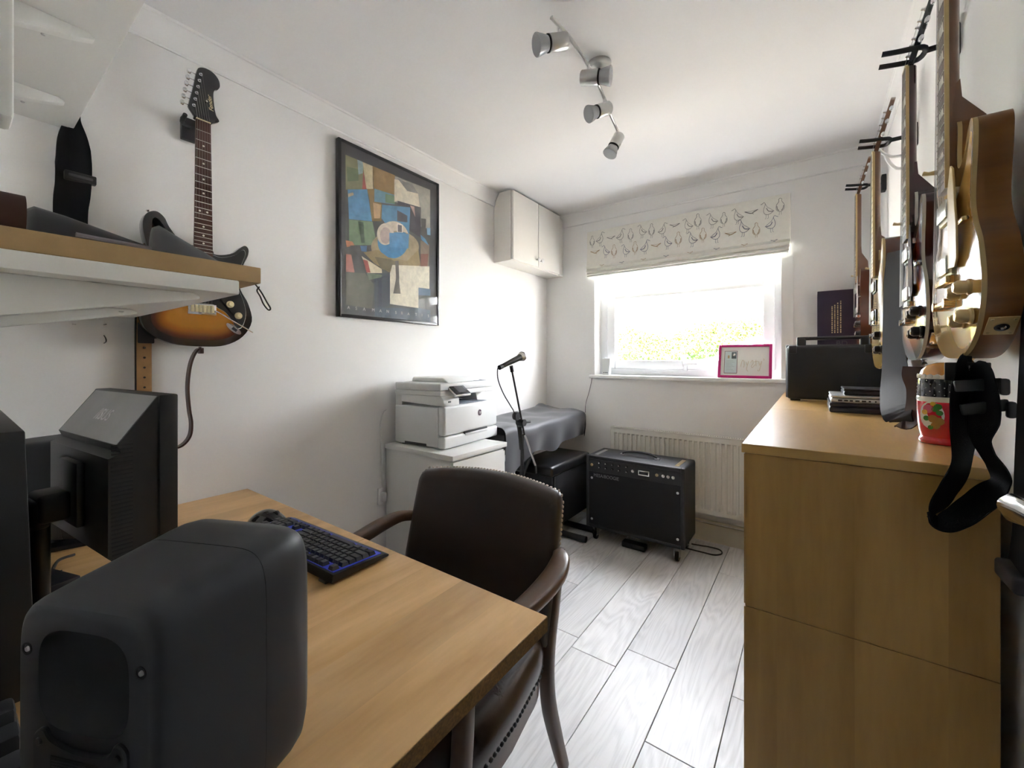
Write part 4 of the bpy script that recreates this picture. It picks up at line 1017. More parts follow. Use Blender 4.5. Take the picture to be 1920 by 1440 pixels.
# ================================================================= LEFT WALL : SHELVES, PICTURE, CUPBOARD
def srgb(h):
    r, g, b_ = int(h[0:2], 16) / 255, int(h[2:4], 16) / 255, int(h[4:6], 16) / 255
    return tuple(c / 12.92 if c < .04045 else ((c + .055) / 1.055) ** 2.4 for c in (r, g, b_))
def bracket(parent, x, z, L, h, zdir=-1):
    """pressed-steel bracket under a shelf whose underside is at z (local), reaching L from the back wall"""
    b = B(); pr = [(0.002, 0), (L - .012, 0), (L, -.006), (L, -.012), (L * .86, -.022), (.002, -h)]
    b.prism(pr, -.011, .011, frame3((x, 0, z), (0, 1, 0), (0, 0, 1), (1, 0, 0))); b.bevel(.004, 2, 25)
    o = b.build('bracket', 'white_metal', parent)
    B().lathe([(.004, 0), (.003, .002)], 8, frame3((x, L * .62, z - h * .42 - .014), (1, 0, 0), (0, 1, 0), (0, -.25, -1))).build('screw', 'steel', o)
    return o
s1 = thing('wall_shelf', 'white shelf high up on steel brackets, near the ceiling', 'shelf', (0, 0, 0))
box('shelf_board', 'white_laminate', s1, XL + .004, -.40, .004, .230, 1.910, 1.928, .002)
for x in (-1.62, -1.25): bracket(s1, x, 1.910, .190, .062)
b = B().box(-.64, -.60, .0005, .0385, 1.44, 2.10).bevel(.004); up = b.build('upright', 'white_metal', s1)
b = B(); b.prism([(.002, 0), (.185, 0), (.190, -.012), (.002, -.30)], -.010, .010, frame3((-.62, .0, 1.910), (0, 1, 0), (0, 0, 1), (1, 0, 0))); 
for x in (-1.62, -1.25, ): box('upright', 'white_metal', s1, x - .012, x + .012, .0005, .012, 1.78, 2.0, .002)
s2 = thing('wall_shelf', 'deep white shelf over the desk carrying a flattened cardboard box', 'shelf', (0, 0, 0))
box('shelf_board', 'white_laminate', s2, XL + .004, -.988, .004, .371, 1.354, 1.384, .003)
for x in (-1.045, -1.52): bracket(s2, x, 1.354, .315, .080)
for x in (-1.045, -1.52): box('upright', 'white_metal', s2, x - .012, x + .012, .0005, .012, .86, 1.42, .002)
# flat cardboard box
cbx = thing('cardboard_box', 'flat brown cardboard box lying on the deep white shelf', 'box', (-1.30, .23, 1.3845))
box('box_body', 'card', cbx, -.40, .306, -.205, .186, .0005, .0355, .002)
box('box_flap', 'card_dark', cbx, .290, .3062, -.2056, -.198, .001, .035, 0)
# black gig bag slumped on the box
gb = thing('gig_bag', 'black padded bag slumped along the cardboard box', 'bag', (-1.20, .24, 1.4205))
def lump(path, wz, m, name, parent, n=18, xo=0):
    b = B(); out = []
    for (y, hw, h, x) in path:
        out.append([V((x + hw * math.cos(a), y, max(0, h * math.sin(a)) if math.sin(a) > 0 else 0)) for a in [2 * math.pi * j / n for j in range(n)]])
    b.rings(out); return b.build(name, m, parent, ang=70)
lump([(-.152, .03, .060, .0), (-.150, .06, .078, .0), (-.140, .072, .086, .0), (-.10, .075, .079, 0), (-.05, .075, .066, 0), (.0, .075, .053, 0), (.05, .075, .040, 0), (.10, .07, .028, 0), (.14, .06, .016, 0), (.155, .04, .006, 0)], 0, 'leather_black', 'bag_body', gb)
wg = thing('cloth_pouch', 'dark grey wedge-shaped pouch at the front end of the cardboard box', 'pouch', (-1.075, .310, 1.4205))
lump([(-.066, .012, .030, .0), (-.063, .030, .062, .0), (-.054, .036, .068, .0), (-.02, .038, .050, .0), (.02, .036, .030, .0), (.050, .030, .012, .0), (.058, .02, .004, .0)], 0, 'mount_grey', 'pouch_body', wg)
cb = B().tube(spline([(-.998, .130, 1.4255), (-1.0, .155, 1.4248), (-1.004, .20, 1.4248), (-1.010, .23, 1.4248)], 6), .004, 8).build('cable', 'cable_grey'); tag(cb, 'pale grey cable lying along the edge of the cardboard box', 'cable')
tb = thing('cardboard_tube', 'short dark tube at the back of the deep shelf', 'tube', (-1.06, .045, 1.4205))
b = B().lathe([(.033, -.035), (.033, .034), (.030, .034), (.029, .032), (.001, .032)], 24, frame3((0, .0, .0305), (0, .3, .95), (1, 0, 0), (0, .95, -.3)).to_3x3().to_4x4() if False else frame3((0, 0, .0335), (0, 0, 1), (1, 0, 0), (0, 1, 0))); b.build('tube_body', 'card_dark', tb)
# strap hanging from the upper shelf
O4 = V((-1.79, .24, 1.60))
s4 = thing('guitar_strap', 'black webbing strap with a slider buckle hanging from the high shelf', 'strap', tuple(O4))
pa = spline([V(p) - O4 for p in ((-1.785, .236, 1.955), (-1.792, .232, 1.93), (-1.796, .240, 1.88), (-1.795, .245, 1.80), (-1.794, .242, 1.72), (-1.792, .236, 1.66), (-1.790, .236, 1.56), (-1.788, .240, 1.43))], 6)
B().ribbon(pa, (.25, .9, .2), [.012 + .035 * min(1, i / 14) for i in range(len(pa))], .003).build('strap_band', 'webbing', s4)
pa2 = spline([V(p) - O4 for p in ((-1.800, .214, 1.915), (-1.804, .212, 1.87), (-1.803, .216, 1.80), (-1.803, .216, 1.74), (-1.803, .212, 1.66), (-1.802, .218, 1.44))], 6)
B().ribbon(pa2, (.1, 1, 0), [.014 + .034 * min(1, i / 12) for i in range(len(pa2))], .003).build('strap_band', 'webbing', s4)
b = B().box(-.010, .010, -.034, .034, -.013, .013).bevel(.003); b.build('buckle', 'black_plastic', s4, loc=V((-1.792, .243, 1.765)) - O4)
b = B().box(-.012, .012, -.026, .026, -.004, .004).bevel(.002); b.build('buckle_bar', 'mount_grey', s4, loc=V((-1.790, .243, 1.765)) - O4)
# wire loops
def loop(name, pts, label):
    o = B().tube(spline(pts, 6), .0016, 6).build(name, 'black_plastic'); tag(o, label, 'wire'); return o
loop('wire_loop', [onY(478, 532, .417), onY(490, 548, .418), onY(500, 566, .418), onY(507, 578, .418), onY(503, 581, .418), onY(494, 570, .418), onY(488, 556, .418), onY(482, 545, .418), onY(486, 538, .418)], 'thin black wire loop dangling from the end of the cardboard box')
loop('wire_loop', [onY(199, 608, .30), onY(186, 613, .30), onY(176, 618, .30), onY(174, 624, .30), onY(178, 638, .30), onY(190, 644, .30), onY(199, 640, .30), onY(194, 628, .30), onY(177, 617, .30)], 'thin black wire loop dangling under the deep shelf bracket')

# ---------------- framed poster
PX = XL + .022
def zc(cx, cy): return (620 + cx / 3.8905, 250 + cy / 3.8905)
def pw(cx, cy, d=0):
    p = onX(*zc(cx, cy), PX); return V((PX + d, p.y, p.z))
pf = thing('framed_poster', 'large framed abstract collage poster in blues and ochres on the left wall', 'picture', (XL, 1.4125, 1.415))
OP = V((XL, 1.4125, 1.415))
Y0p, Y1p, Z0p, Z1p = 1.089, 1.736, 1.418, 2.262
def frm(parent, y0, y1, z0, z1, w, x0, x1, m, bev=.002):
    b = B()
    b.box(x0, x1, y0, y0 + w, z0, z1); b.box(x0, x1, y1 - w, y1, z0, z1); b.box(x0, x1, y0 + w, y1 - w, z0, z0 + w); b.box(x0, x1, y0 + w, y1 - w, z1 - w, z1)
    for v in b.b.verts: v.co -= OP
    b.bevel(bev, 2); return b.build('frame', m, parent)
frm(pf, Y0p, Y1p, Z0p, Z1p, .015, XL + .002, XL + .028, 'frame_black')
b = B().box(XL + .006, XL + .0195, Y0p + .013, Y1p - .013, Z0p + .013, Z1p - .013)
for v in b.b.verts: v.co -= OP
b.build('mount', 'mount_grey', pf)
POL = [
 ('5b5a58', [(110, 152), (727, 412), (727, 1385), (110, 1330)]),
 ('8a8a68', [(110, 155), (240, 210), (255, 410), (112, 410)]), ('6d7a5a', [(118, 240), (205, 262), (205, 345), (125, 350)]), ('9fb2b4', [(196, 190), (240, 210), (236, 290), (205, 300)]),
 ('cdbf9a', [(235, 208), (308, 238), (312, 405), (262, 405)]), ('b05a50', [(240, 270), (264, 408), (232, 408)]),
 ('a5885c', [(308, 238), (470, 305), (470, 450), (316, 400)]), ('8c7343', [(265, 405), (320, 405), (375, 520), (372, 640), (300, 640), (285, 480)]),
 ('6f9aae', [(320, 402), (470, 450), (470, 518), (320, 498)]), ('6c8a6a', [(400, 440), (470, 455), (470, 515), (400, 505)]),
 ('5f94bb', [(125, 408), (268, 408), (304, 642), (135, 625)]), ('c9b896', [(128, 440), (165, 430), (170, 450), (130, 465)]),
 ('aaa79a', [(470, 310), (727, 412), (727, 700), (660, 680), (655, 540), (470, 500)]), ('ddd3bd', [(466, 335), (545, 345), (640, 440), (652, 540), (490, 490), (466, 500)]), ('8e8c86', [(490, 330), (600, 375), (640, 440), (560, 420)]),
 ('454044', [(490, 492), (660, 540), (655, 760), (560, 700), (580, 540), (490, 520)]), ('c7a69a', [(580, 525), (612, 535), (618, 610)]),
 ('5b8fb2', [(376, 520), (582, 540), (572, 770), (480, 760), (372, 620)]), ('5a5a60', [(486, 560), (560, 600), (560, 650), (486, 640)]),
 ('c9a57a', [(310, 505), (368, 520), (360, 620), (318, 620)]),
 ('7c9272', [(134, 628), (306, 645), (338, 815), (136, 815)]), ('5a6a58', [(200, 640), (240, 650), (250, 800), (225, 800)]),
 ('c98a66', [(110, 780), (160, 790), (175, 818), (118, 830)]),
 ('54504e', [(140, 818), (350, 818), (360, 870), (250, 870), (420, 1000), (300, 1000), (200, 900)]), ('5878a0', [(215, 820), (265, 820), (262, 865), (225, 860)]),
 ('9c8a62', [(240, 868), (345, 850), (420, 905), (560, 930), (640, 850), (655, 960), (560, 1010), (420, 1010), (320, 950)]),
 ('7a7054', [(320, 900), (440, 920), (500, 950), (480, 1020), (370, 990)]), 
 ('b98074', [(112, 880), (150, 885), (175, 1015), (112, 1010)]), ('d8ccb0', [(225, 895), (372, 990), (375, 1030), (270, 1020)]), ('b8665c', [(235, 920), (270, 930), (290, 1015), (262, 1015)]),
 ('6f7064', [(112, 1015), (250, 1020), (320, 1110), (300, 1290), (112, 1250)]), ('4a525c', [(250, 1020), (440, 1020), (430, 1260), (320, 1290), (315, 1060)]), ('7c8a76', [(262, 1020), (375, 1030), (370, 1050), (280, 1070)]),
 ('e0d9c5', [(450, 960), (720, 970), (720, 1135), (640, 1125), (640, 1275), (432, 1245), (432, 1020)]), ('6b645e', [(470, 930), (495, 930), (500, 1090), (510, 1170), (456, 1168), (476, 1060)]),
 ('8f8270', [(655, 780), (718, 810), (715, 970), (655, 960)]), ('8a5e50', [(655, 880), (712, 880), (705, 970), (655, 970)]),
 ('54606c', [(320, 1270), (640, 1275), (727, 1290), (727, 1385), (320, 1350)]), ('4c4e52', [(112, 1250), (320, 1285), (320, 1350), (112, 1335)]),
 ('5f7488', [(640, 1125), (727, 1138), (727, 1185), (640, 1180)]), ('5d93b8', [(655, 740), (690, 770), (715, 820), (660, 775)]),
 ('66615a', [(658, 620), (695, 625), (690, 740), (665, 735)]), ('7fa6c0', [(700, 690), (727, 690), (727, 745), (702, 740)]),
]
CIR = [('d2c6ae', 455, 775, 118, 135), ('a89878', 470, 830, 175, 120), ('4a86b0', 455, 790, 112, 122), ('cfc3b0', 400, 735, 62, 80), ('b7a59a', 400, 745, 40, 60)]
def printmesh():
    verts, faces, cols = [], [], []
    z = .0002
    def addp(h, pts, k):
        n0 = len(verts)
        for (cx, cy) in pts: verts.append(tuple(pw(cx, cy, z * (k + 1) * .35) - OP - V((.0024, 0, 0))))
        faces.append(list(range(n0, n0 + len(pts)))); cols.append(srgb(h))
    k = 0
    seq = list(POL)
    for h, p in seq[:24]: addp(h, p, k); k += 1
    for h, cx, cy, rx, ry in CIR:
        a0, a1 = (0, 2 * math.pi)
        pts = [(cx + rx * math.cos(a), cy + ry * math.sin(a)) for a in [2 * math.pi * j / 28 for j in range(28)]]
        if h == '4a86b0': pts = [(x, max(y, 722)) for x, y in pts]
        addp(h, pts, k); k += 1
    addp('5990b8', [(428, 725), (572, 735), (568, 840), (430, 830)], k); k += 1
    addp('e5ddd0', [(484, 655), (525, 665), (525, 725), (484, 720)], k); k += 1
    addp('6a6668', [(490, 665), (520, 672), (520, 722), (490, 718)], k); k += 1
    for h, p in seq[24:]: addp(h, p, k); k += 1
    me = bpy.data.meshes.new('print'); me.from_pydata(verts, [], faces)
    ca = me.color_attributes.new('col', 'FLOAT_COLOR', 'CORNER'); i = 0
    for f, c in zip(faces, cols):
        for _ in f: ca.data[i].color = (*c, 1); i += 1
    me.materials.append(MAT['paintcol']); o = bpy.data.objects.new('print', me); COL.objects.link(o); o.parent = pf
    return o
m, nt, b_ = newmat('paintcol'); a = N(nt, 'ShaderNodeAttribute', attribute_name='col'); tc = N(nt, 'ShaderNodeTexCoord')
nz = N(nt, 'ShaderNodeTexNoise', Scale=26., Detail=7., Roughness=.7); nt.links.new(tc.outputs['Object'], nz.inputs['Vector'])
mr = N(nt, 'ShaderNodeMapRange'); nt.links.new(nz.outputs['Fac'], mr.inputs[0]); mr.inputs[3].default_value = .45; mr.inputs[4].default_value = 1.55
hs_ = N(nt, 'ShaderNodeHueSaturation'); nt.links.new(mr.outputs[0], hs_.inputs['Value']); nt.links.new(a.outputs['Color'], hs_.inputs['Color']); nt.links.new(hs_.outputs[0], b_.inputs['Base Color']); b_.inputs['Roughness'].default_value = .6
pr_ = printmesh()
for ch_, cx, cy in zip('ASAMANSRATIS', (130, 186, 244, 310, 363, 415, 475, 519, 567, 622, 665, 712), (1272, 1278, 1284, 1290, 1296, 1300, 1308, 1313, 1318, 1323, 1328, 1333)):
    p = pw(cx, cy, -.0010) - OP + V((.0022, 0, 0)); text('letter', ch_, .022, 'paper', pr_, frame3(p, (0, 1, 0), (0, 0, 1), (1, 0, 0)), .0002)
b = B().box(XL + .0262, XL + .0266, Y0p + .014, Y1p - .014, Z0p + .014, Z1p - .014)
for v in b.b.verts: v.co -= OP
b.build('glazing', 'glass', pf)

# ---------------- cupboard up in the corner
cu = thing('wall_cupboard', 'small cream wall cupboard with two doors up in the corner by the window', 'cupboard', (XL, 2.29, 1.90))
CXF = -1.662 - XL
cy0, cy1, cz0, cz1 = 0.0, .715, 0.0, .485
b = B(); b.prism([(.002, cz0), (CXF - .012, cz0), (CXF - .012, cz1), (.05, cz1), (.02, cz1 - .045), (.002, cz1 - .10)], 0, .66, frame3((0, .0, 0), (1, 0, 0), (0, 0, 1), (0, -1, 0)) @ Mx.Translation((0, 0, -.66))); b.bevel(.002, 1); b.build('carcass', 'cupboard_cream' if 'cupboard_cream' in MAT else 'white_laminate', cu)
mat('cupboard_cream', (.83, .81, .76), .45)
for o in cu.children: o.data.materials[0] = MAT['cupboard_cream']
for y0, y1, s in ((.004, .322, 1), (.330, .645, -1)):
    d = box('door', 'cupboard_cream', cu, CXF - .010, CXF + .008, y0, y1, .006, cz1 - .006, .003)
    yk = y1 - .022 if s > 0 else y0 + .022
    B().lathe([(.006, 0), (.006, .010), (.016, .018), (.017, .024), (.010, .030), (.001, .031)], 18, frame3((CXF + .008, yk, .055), (0, 1, 0), (0, 0, 1), (1, 0, 0))).build('knob', 'trimwhite', d)
box('filler_panel', 'cupboard_cream', cu, .002, CXF - .004, .662, .722, .0, cz1 - .02, .002)

# ================================================================= CORNER : DRAWERS, PRINTER, KEYBOARD, BENCH, AMP, MICROPHONE
du = thing('drawer_unit', 'white drawer unit under the printer', 'drawers', (XL, 1.356, 0))
DD, DWd, DH = .508, .412, .775
box('carcass', 'white_laminate', du, .018, DD - .024, .006, DWd - .006, 0, DH - .024, .002)
box('worktop', 'white_laminate', du, .018, DD, 0, DWd, DH - .0235, DH, .002)
for i in range(4):
    z0 = .03 + i * .18; box('drawer_front', 'white_laminate', du, DD - .0235, DD - .006, .010, DWd - .010, z0, z0 + .172, .002)
box('finger_slot', 'black_matte', du, DD - .020, DD - .004, DWd - .022, DWd - .0095, DH - .040, DH - .027, 0)

pr = thing('printer', 'white laser printer with tilted touch screen and copy tray on the drawer unit', 'printer', (-1.625, 1.632, DH), R(94))
PWd, PD = .228, .165
b = B(); b.box(-PWd, PWd, -PD + .03, PD, .008, .205).bevel(.008, 3); body = b.build('body', 'printer_white', pr)
b = B(); b.box(-PWd, PWd, -PD - .012, -PD + .032, .066, .212).bevel(.014, 4); fp = b.build('front_panel', 'printer_white', pr)
b = B(); b.box(-PWd, PWd, -PD - .014, -PD + .032, .004, .063).bevel(.010, 4); ft = b.build('paper_drawer', 'printer_white', pr)
box('pull_gap', 'black_matte', ft, -.075, .125, -PD - .0148, -PD - .006, .058, .072, .001)
box('pull_lip', 'printer_white', ft, -.070, .122, -PD - .018, -PD - .006, .050, .062, .002)
# sloping shoulder, tray recess, scanner
b = B(); b.rings([[V((x, -PD - .006, .210)), V((x, PD, .225)), V((x, PD, .262)), V((x, -PD + .012, .262)), V((x, -PD - .004, .245))] for x in (-PWd + .004, -.105)]).bevel(.005, 2); b.build('side_shoulder', 'printer_white', pr)
b = B(); b.rings([[V((x, -PD + .06, .205)), V((x, PD, .225)), V((x, PD, .262)), V((x, -PD + .075, .262))] for x in (.135, PWd - .004)]).bevel(.004, 2); b.build('side_shoulder', 'printer_white', pr)
b = B(); b.rings([[V((x, -PD - .002, .214)), V((x, PD - .06, .206)), V((x, PD - .06, .212)), V((x, -PD - .002, .2165))] for x in (-.103, .133)]); b.build('output_tray', 'printer_grey', pr)
box('tray_back', 'printer_grey', pr, -.104, .135, PD - .075, PD - .05, .20, .262, 0)
box('rear_housing', 'printer_white', pr, -PWd + .004, PWd - .004, PD - .05, PD - .002, .20, .262, .004)
b = B().box(-PWd, PWd - .004, -PD + .012, PD, .262, .285).bevel(.004, 2); sc_ = b.build('scanner_bed', 'printer_white', pr)
b = B(); b.box(-PWd, PWd - .004, -PD + .014, PD, .2865, .322).bevel(.007, 3); ld = b.build('scanner_lid', 'printer_white', pr)
b = B(); b.rings([[V((x, -PD + .05, .322)), V((x, PD - .02, .322)), V((x, PD - .03, .348)), V((x, -PD + .085, .346))] for x in (-.13, .155)]).bevel(.008, 3); b.build('document_feeder', 'printer_white', ld)
b = B(); b.rings([[V((x, -PD + .03, .3225)), V((x, PD - .09, .3225)), V((x, PD - .09, .342)), V((x, -PD + .06, .325))] for x in (.09, .185)]).bevel(.003, 1); b.build('feeder_tray', 'printer_grey', ld)
tm = frame3((-.105, -PD - .004, .288), (1, 0, 0), (0, .80, .60), (0, -.60, .80))
b = B().box(-.066, .060, -.040, .036, -.012, 0, tm).bevel(.004, 2); cp = b.build('control_panel', 'printer_white', pr)
b = B().box(-.058, .056, -.036, .034, -.002, .004, tm).bevel(.004, 2); ts = b.build('touch_screen', 'screen_dark', cp)
b = B().box(-.028, .036, -.024, .022, .004, .0045, tm); b.build('display', 'mount_grey', cp)
box('usb_port', 'ink', pr, -.192, -.172, -PD - .0066, -PD - .003, .228, .236, 0)
b = B().lathe([(.016, 0), (.016, .0012)], 28, frame3((.058, -PD - .0118, .155), (1, 0, 0), (0, 0, 1), (0, -1, 0))); lg = b.build('logo', 'logo_dark', fp)
text('logo_text', 'hp', .027, 'paper', lg, frame3((.0575, -PD - .0132, .157), (1, 0, 0), (0, 0, 1), (0, -1, 0)), .0003, shear=.28)
box('side_grip', 'mount_grey', pr, -PWd - .0006, -PWd + .004, -.06, .09, .010, .022, 0)
for x in (-.19, .19):
    for y in (-.13, .13): B().cyl((x, y, 0), (x, y, .010), .014, 12).build('rubber_foot', 'black_matte', pr)
pc = B().tube(spline([(XL + .012, 1.37, .95), (XL + .012, 1.352, .935), (XL + .011, 1.336, .88), (XL + .010, 1.338, .80), (XL + .009, 1.345, .70), (XL + .008, 1.347, .55)], 7), .003, 8).build('cable', 'trimwhite'); tag(pc, 'white power cable running down the wall behind the printer', 'cable')
sk = thing('wall_socket', 'white wall socket half hidden beside the drawer unit', 'socket', (XL, 1.342, .46))
box('face_plate', 'trimwhite', sk, .0005, .010, -.020, .011, 0, .086, .003); box('plug', 'trimwhite', sk, .010, .038, -.012, .011, .02, .066, .004)

# ---- covered digital piano on its stand along the left wall
dp = thing('covered_piano', 'digital piano under a dark dust cover in the corner beneath the cupboard', 'piano', (XL, 1.80, 0))
cr = random.Random(5)
b = B(); rows = []
NY = 30
for i in range(NY + 1):
    t = i / NY; y = .085 + 1.005 * t
    sag = -.012 * math.sin(math.pi * min(1, t * 1.4)) + .010 * math.sin(t * 17) * (1 - t)
    peak = .030 * math.exp(-((t - .93) / .05) ** 2)
    fz = .632 + .008 * math.sin(t * 9) - (.14 * max(0, (.30 - t) / .30) ** .8) - (.03 * math.exp(-((t - .55) / .1) ** 2))
    top = .822 + sag
    wob = .006 * math.sin(t * 23 + 1)
    # back bottom .. back top .. mid .. front edge .. front face .. hem
    rows.append([V((.030, y, .60)), V((.034, y, .72)), V((.045, y, top + .012 + peak)), V((.10, y, top + .016 + peak * .6 + wob)), V((.19, y, top + .006 + wob)), V((.29, y, top + .004 - wob)), V((.375, y, top - .002 + .5 * wob)), V((.402, y, top - .014)), V((.412, y, top - .04)), V((.412 + wob * .5, y, .74)), V((.405 + wob, y, .69)), V((.398 + wob * 1.6, y, fz))])
b.rings(rows, cap=False, closed=False)
# far end cloth hanging over the end
e0 = rows[-1]; mid = [V((p.x, p.y + .030, p.z - .004 if p.z > .7 else p.z)) for p in e0]
b.rings([[V(p) for p in e0], mid, [V((.06 + (p.x - .06) * .96, p.y + .034, max(.62, p.z - .16 if p.z > .74 else p.z))) for p in e0]], cap=False, closed=False)
bmesh.ops.remove_doubles(b.b, verts=b.b.verts, dist=.0005)
bmesh.ops.subdivide_edges(b.b, edges=b.b.edges, cuts=1, use_grid_fill=True, smooth=.6)
cv = b.build('dust_cover', 'cover_cloth', dp, ang=80)
box('piano_body', 'black_matte', dp, .05, .39, .10, 1.08, .66, .78, .01)
for y in (.16, .42):
    B().cyl((.07, y, .655), (.37, y, .012), .014, 12).build('stand_leg', 'black_plastic', dp); B().cyl((.37, y + .03, .655), (.07, y + .03, .012), .014, 12).build('stand_leg', 'black_plastic', dp)
# ---- bench
bn = thing('piano_bench', 'black padded piano bench pushed under the covered piano', 'bench', (-1.515, 2.60, 0))
b = B(); b.box(-.155, .155, -.29, .29, .445, .515).bevel(.022, 4); b.build('padded_seat', 'bench_vinyl', bn)
b = B().box(-.146, .146, -.28, .28, .10, .445).bevel(.004); b.build('skirt_box', 'grille', bn)
for y in (-.245, .245): b = B().box(.1462, .153, y - .012, y + .012, .10, .445); b.build('corner_strip', 'black_plastic', bn)
for y in (-.10, .075):
    B().cyl((-.15, y, .022), (.30, y, .022), .020, 14).build('foot_bar', 'black_matte', bn)
    B().cyl((.255, y, .022), (.305, y, .022), .0215, 14).build('rubber_cap', 'black_plastic', bn)
B().cyl((-.0, -.10, .022), (-.0, .075, .022), .018, 12).build('cross_bar', 'black_matte', bn)
for y in (-.10, .075): B().cyl((0, y, .02), (0, y, .11), .018, 12).build('foot_post', 'black_matte', bn)

# ---- guitar amplifier
am = thing('guitar_amplifier', 'black combo guitar amplifier on castors in front of the radiator', 'amplifier', (-.921, 2.70, 0), R(0))
AW, AD, A0, A1 = .316, .145, .092, .572
b = B(); b.box(-AW, AW, -AD + .014, AD, A0, A1); b.bevel(.014, 3); cab = b.build('cabinet', 'tolex', am)
# projecting front rim
b = B(); w = .022
b.box(-AW, -AW + w, -AD, -AD + .03, A0, A1); b.box(AW - w, AW, -AD, -AD + .03, A0, A1); b.box(-AW + w, AW - w, -AD, -AD + .03, A0, A0 + w); b.box(-AW + w, AW - w, -AD, -AD + .03, A1 - w, A1)
b.bevel(.006, 2); b.build('front_rim', 'tolex', am)
b = B().box(-AW + w, AW - w, -AD + .006, -AD + .02, A0 + w, A1 - .108); gl = b.build('grille', 'grille', am)
b = B().box(-AW + w, AW - w, -AD + .004, -AD + .022, A1 - .104, A1 - w - .001).bevel(.001, 1); cpn = b.build('control_panel', 'black_plastic', am)
kx = [-.22, -.175, -.13, -.085, -.035]
for x in kx:
    for z in (A1 - .042, A1 - .072):
        k_ = B().lathe([(.0075, 0), (.0065, .010), (.002, .011)], 14, frame3((x, -AD + .004, z), (1, 0, 0), (0, 0, 1), (0, -1, 0))).build('knob', 'black_gloss', cpn)
        B().lathe([(.0022, 0), (.0018, .0006)], 8, frame3((x, -AD - .0072, z), (1, 0, 0), (0, 0, 1), (0, -1, 0))).build('knob_mark', 'nickel', k_)
for x, m_ in ((.005, 'nickel'), (.155, 'gold_dull'), (.193, 'nickel'), (.222, 'nickel'), (.251, 'nickel'), (-.275, 'gold_dull')):
    k_ = B().lathe([(.0095, 0), (.0095, .003), (.0055, .004), (.0055, .008), (.001, .008)], 16, frame3((x, -AD + .004, A1 - .062), (1, 0, 0), (0, 0, 1), (0, -1, 0))).build('input_socket', m_, cpn)
b = B(); b.box(.040, .110, -AD - .001, -AD + .004, A1 - .080, A1 - .048).bevel(.004, 2); gz = b.build('meter_frame', 'nickel', cpn)
b = B(); b.box(.046, .104, -AD - .002, -AD - .0008, A1 - .073, A1 - .055); b.build('meter_face', 'black_matte', gz)
text('badge', 'MESA/BOOGIE', .030, 'badge', gl, frame3((-.175, -AD + .0052, A1 - .130), (1, 0, 0), (0, 0, 1), (0, -1, 0)), .0008, sx=.92)
for x in (-AW + .040, AW - .040):
    for z in (A0 + .055, A1 - .15):
        B().lathe([(.008, 0), (.007, .003), (.001, .0035)], 14, frame3((x, -AD + .006, z), (1, 0, 0), (0, 0, 1), (0, -1, 0))).build('grille_screw', 'steel', gl)
for s in (-1, 1): box('top_runner', 'gold_dull' if s > 0 else 'steel', am, s * .262 - .012, s * .262 + .012, -.10, .075, A1 - .001, A1 + .003, .001)
b = B(); hp_ = spline([(-.115, 0, A1 + .010), (-.075, 0, A1 + .026), (0, 0, A1 + .032), (.075, 0, A1 + .026), (.115, 0, A1 + .010)], 6); b.ribbon(hp_, (0, 1, 0), .024, .008).bevel(.002, 1, 50); hn = b.build('handle', 'leather_black', am)
for s in (-1, 1): box('handle_bracket', 'steel', hn, s * .115 - .014, s * .115 + .014, -.014, .014, A1 + .0, A1 + .009, .003)
for x, y in ((-.265, -.105), (.265, -.105), (-.265, .105), (.265, .105)):
    box('castor_plate', 'steel', am, x - .035, x + .035, y - .025, y + .025, A0 - .004, A0 + .001, .001)
    b = B(); b.box(x - .016, x - .013, y - .014, y + .022, .03, A0 - .003); b.box(x + .013, x + .016, y - .014, y + .022, .03, A0 - .003); b.build('castor_fork', 'chrome', am)
    B().lathe([(.010, -.011), (.025, -.011), (.028, -.006), (.028, .006), (.025, .011), (.010, .011)], 20, frame3((x, y + .008, .028), (0, 1, 0), (0, 0, 1), (1, 0, 0))).build('castor_wheel', 'black_plastic', am)
tag(B().tube(spline([(-.66, 2.80, .0055), (-.56, 2.80, .0055), (-.49, 2.805, .0055), (-.455, 2.85, .0055), (-.475, 2.90, .0055), (-.54, 2.905, .0055), (-.58, 2.895, .0055), (-.64, 2.885, .0055)], 7), .0045, 8).build('cable', 'black_plastic'), 'black mains cable looping on the floor beside the amplifier', 'cable')
fs = thing('footswitch', 'small black pedal on the floor beneath the amplifier', 'pedal', (-.925, 2.615, 0)); box('pedal_body', 'black_plastic', fs, -.075, .075, -.03, .03, .001, .038, .006); box('pedal_edge', 'black_gloss', fs, -.070, .070, -.032, -.028, .004, .014, .001)

# ---- microphone on a boom stand
SX, SY = -1.31, 1.90
mst = thing('microphone_stand', 'black tripod microphone stand with short boom in front of the piano', 'microphone stand', (SX, SY, 0))
B().cyl((0, 0, .06), (0, 0, .80), .0105, 14).build('lower_post', 'black_plastic', mst)
B().cyl((0, 0, .50), (0, 0, .60), .0135, 14).build('height_clutch', 'black_plastic', mst)
for k in range(3):
    a = R(60.8 + 120 * k); d = V((math.cos(a), math.sin(a), 0)); lg_ = B().cyl(V((0, 0, .13)), d * .275 + V((0, 0, .014)), .009, 10).build('leg', 'black_plastic', mst)
    B().cyl(d * .255 + V((0, 0, .0235)), d * .285 + V((0, 0, .013)), .0125, 10).build('foot_cap', 'black_matte', lg_)
B().lathe([(.018, 0), (.022, .02), (.022, .05), (.014, .07)], 14, Mx.Translation((0, 0, .09))).build('leg_collar', 'black_matte', mst)
def ml(px, py): p = onX(px, py, SX); return V((0, p.y - SY, p.z))
jn = ml(976, 792)
B().tube([ml(974, 800), ml(978, 842)], .013, 12).build('post_head', 'black_plastic', mst)
B().cyl(jn + V((-.02, 0, .0)), jn + V((.028, 0, 0)), .019, 18).build('boom_clutch', 'black_matte', mst)
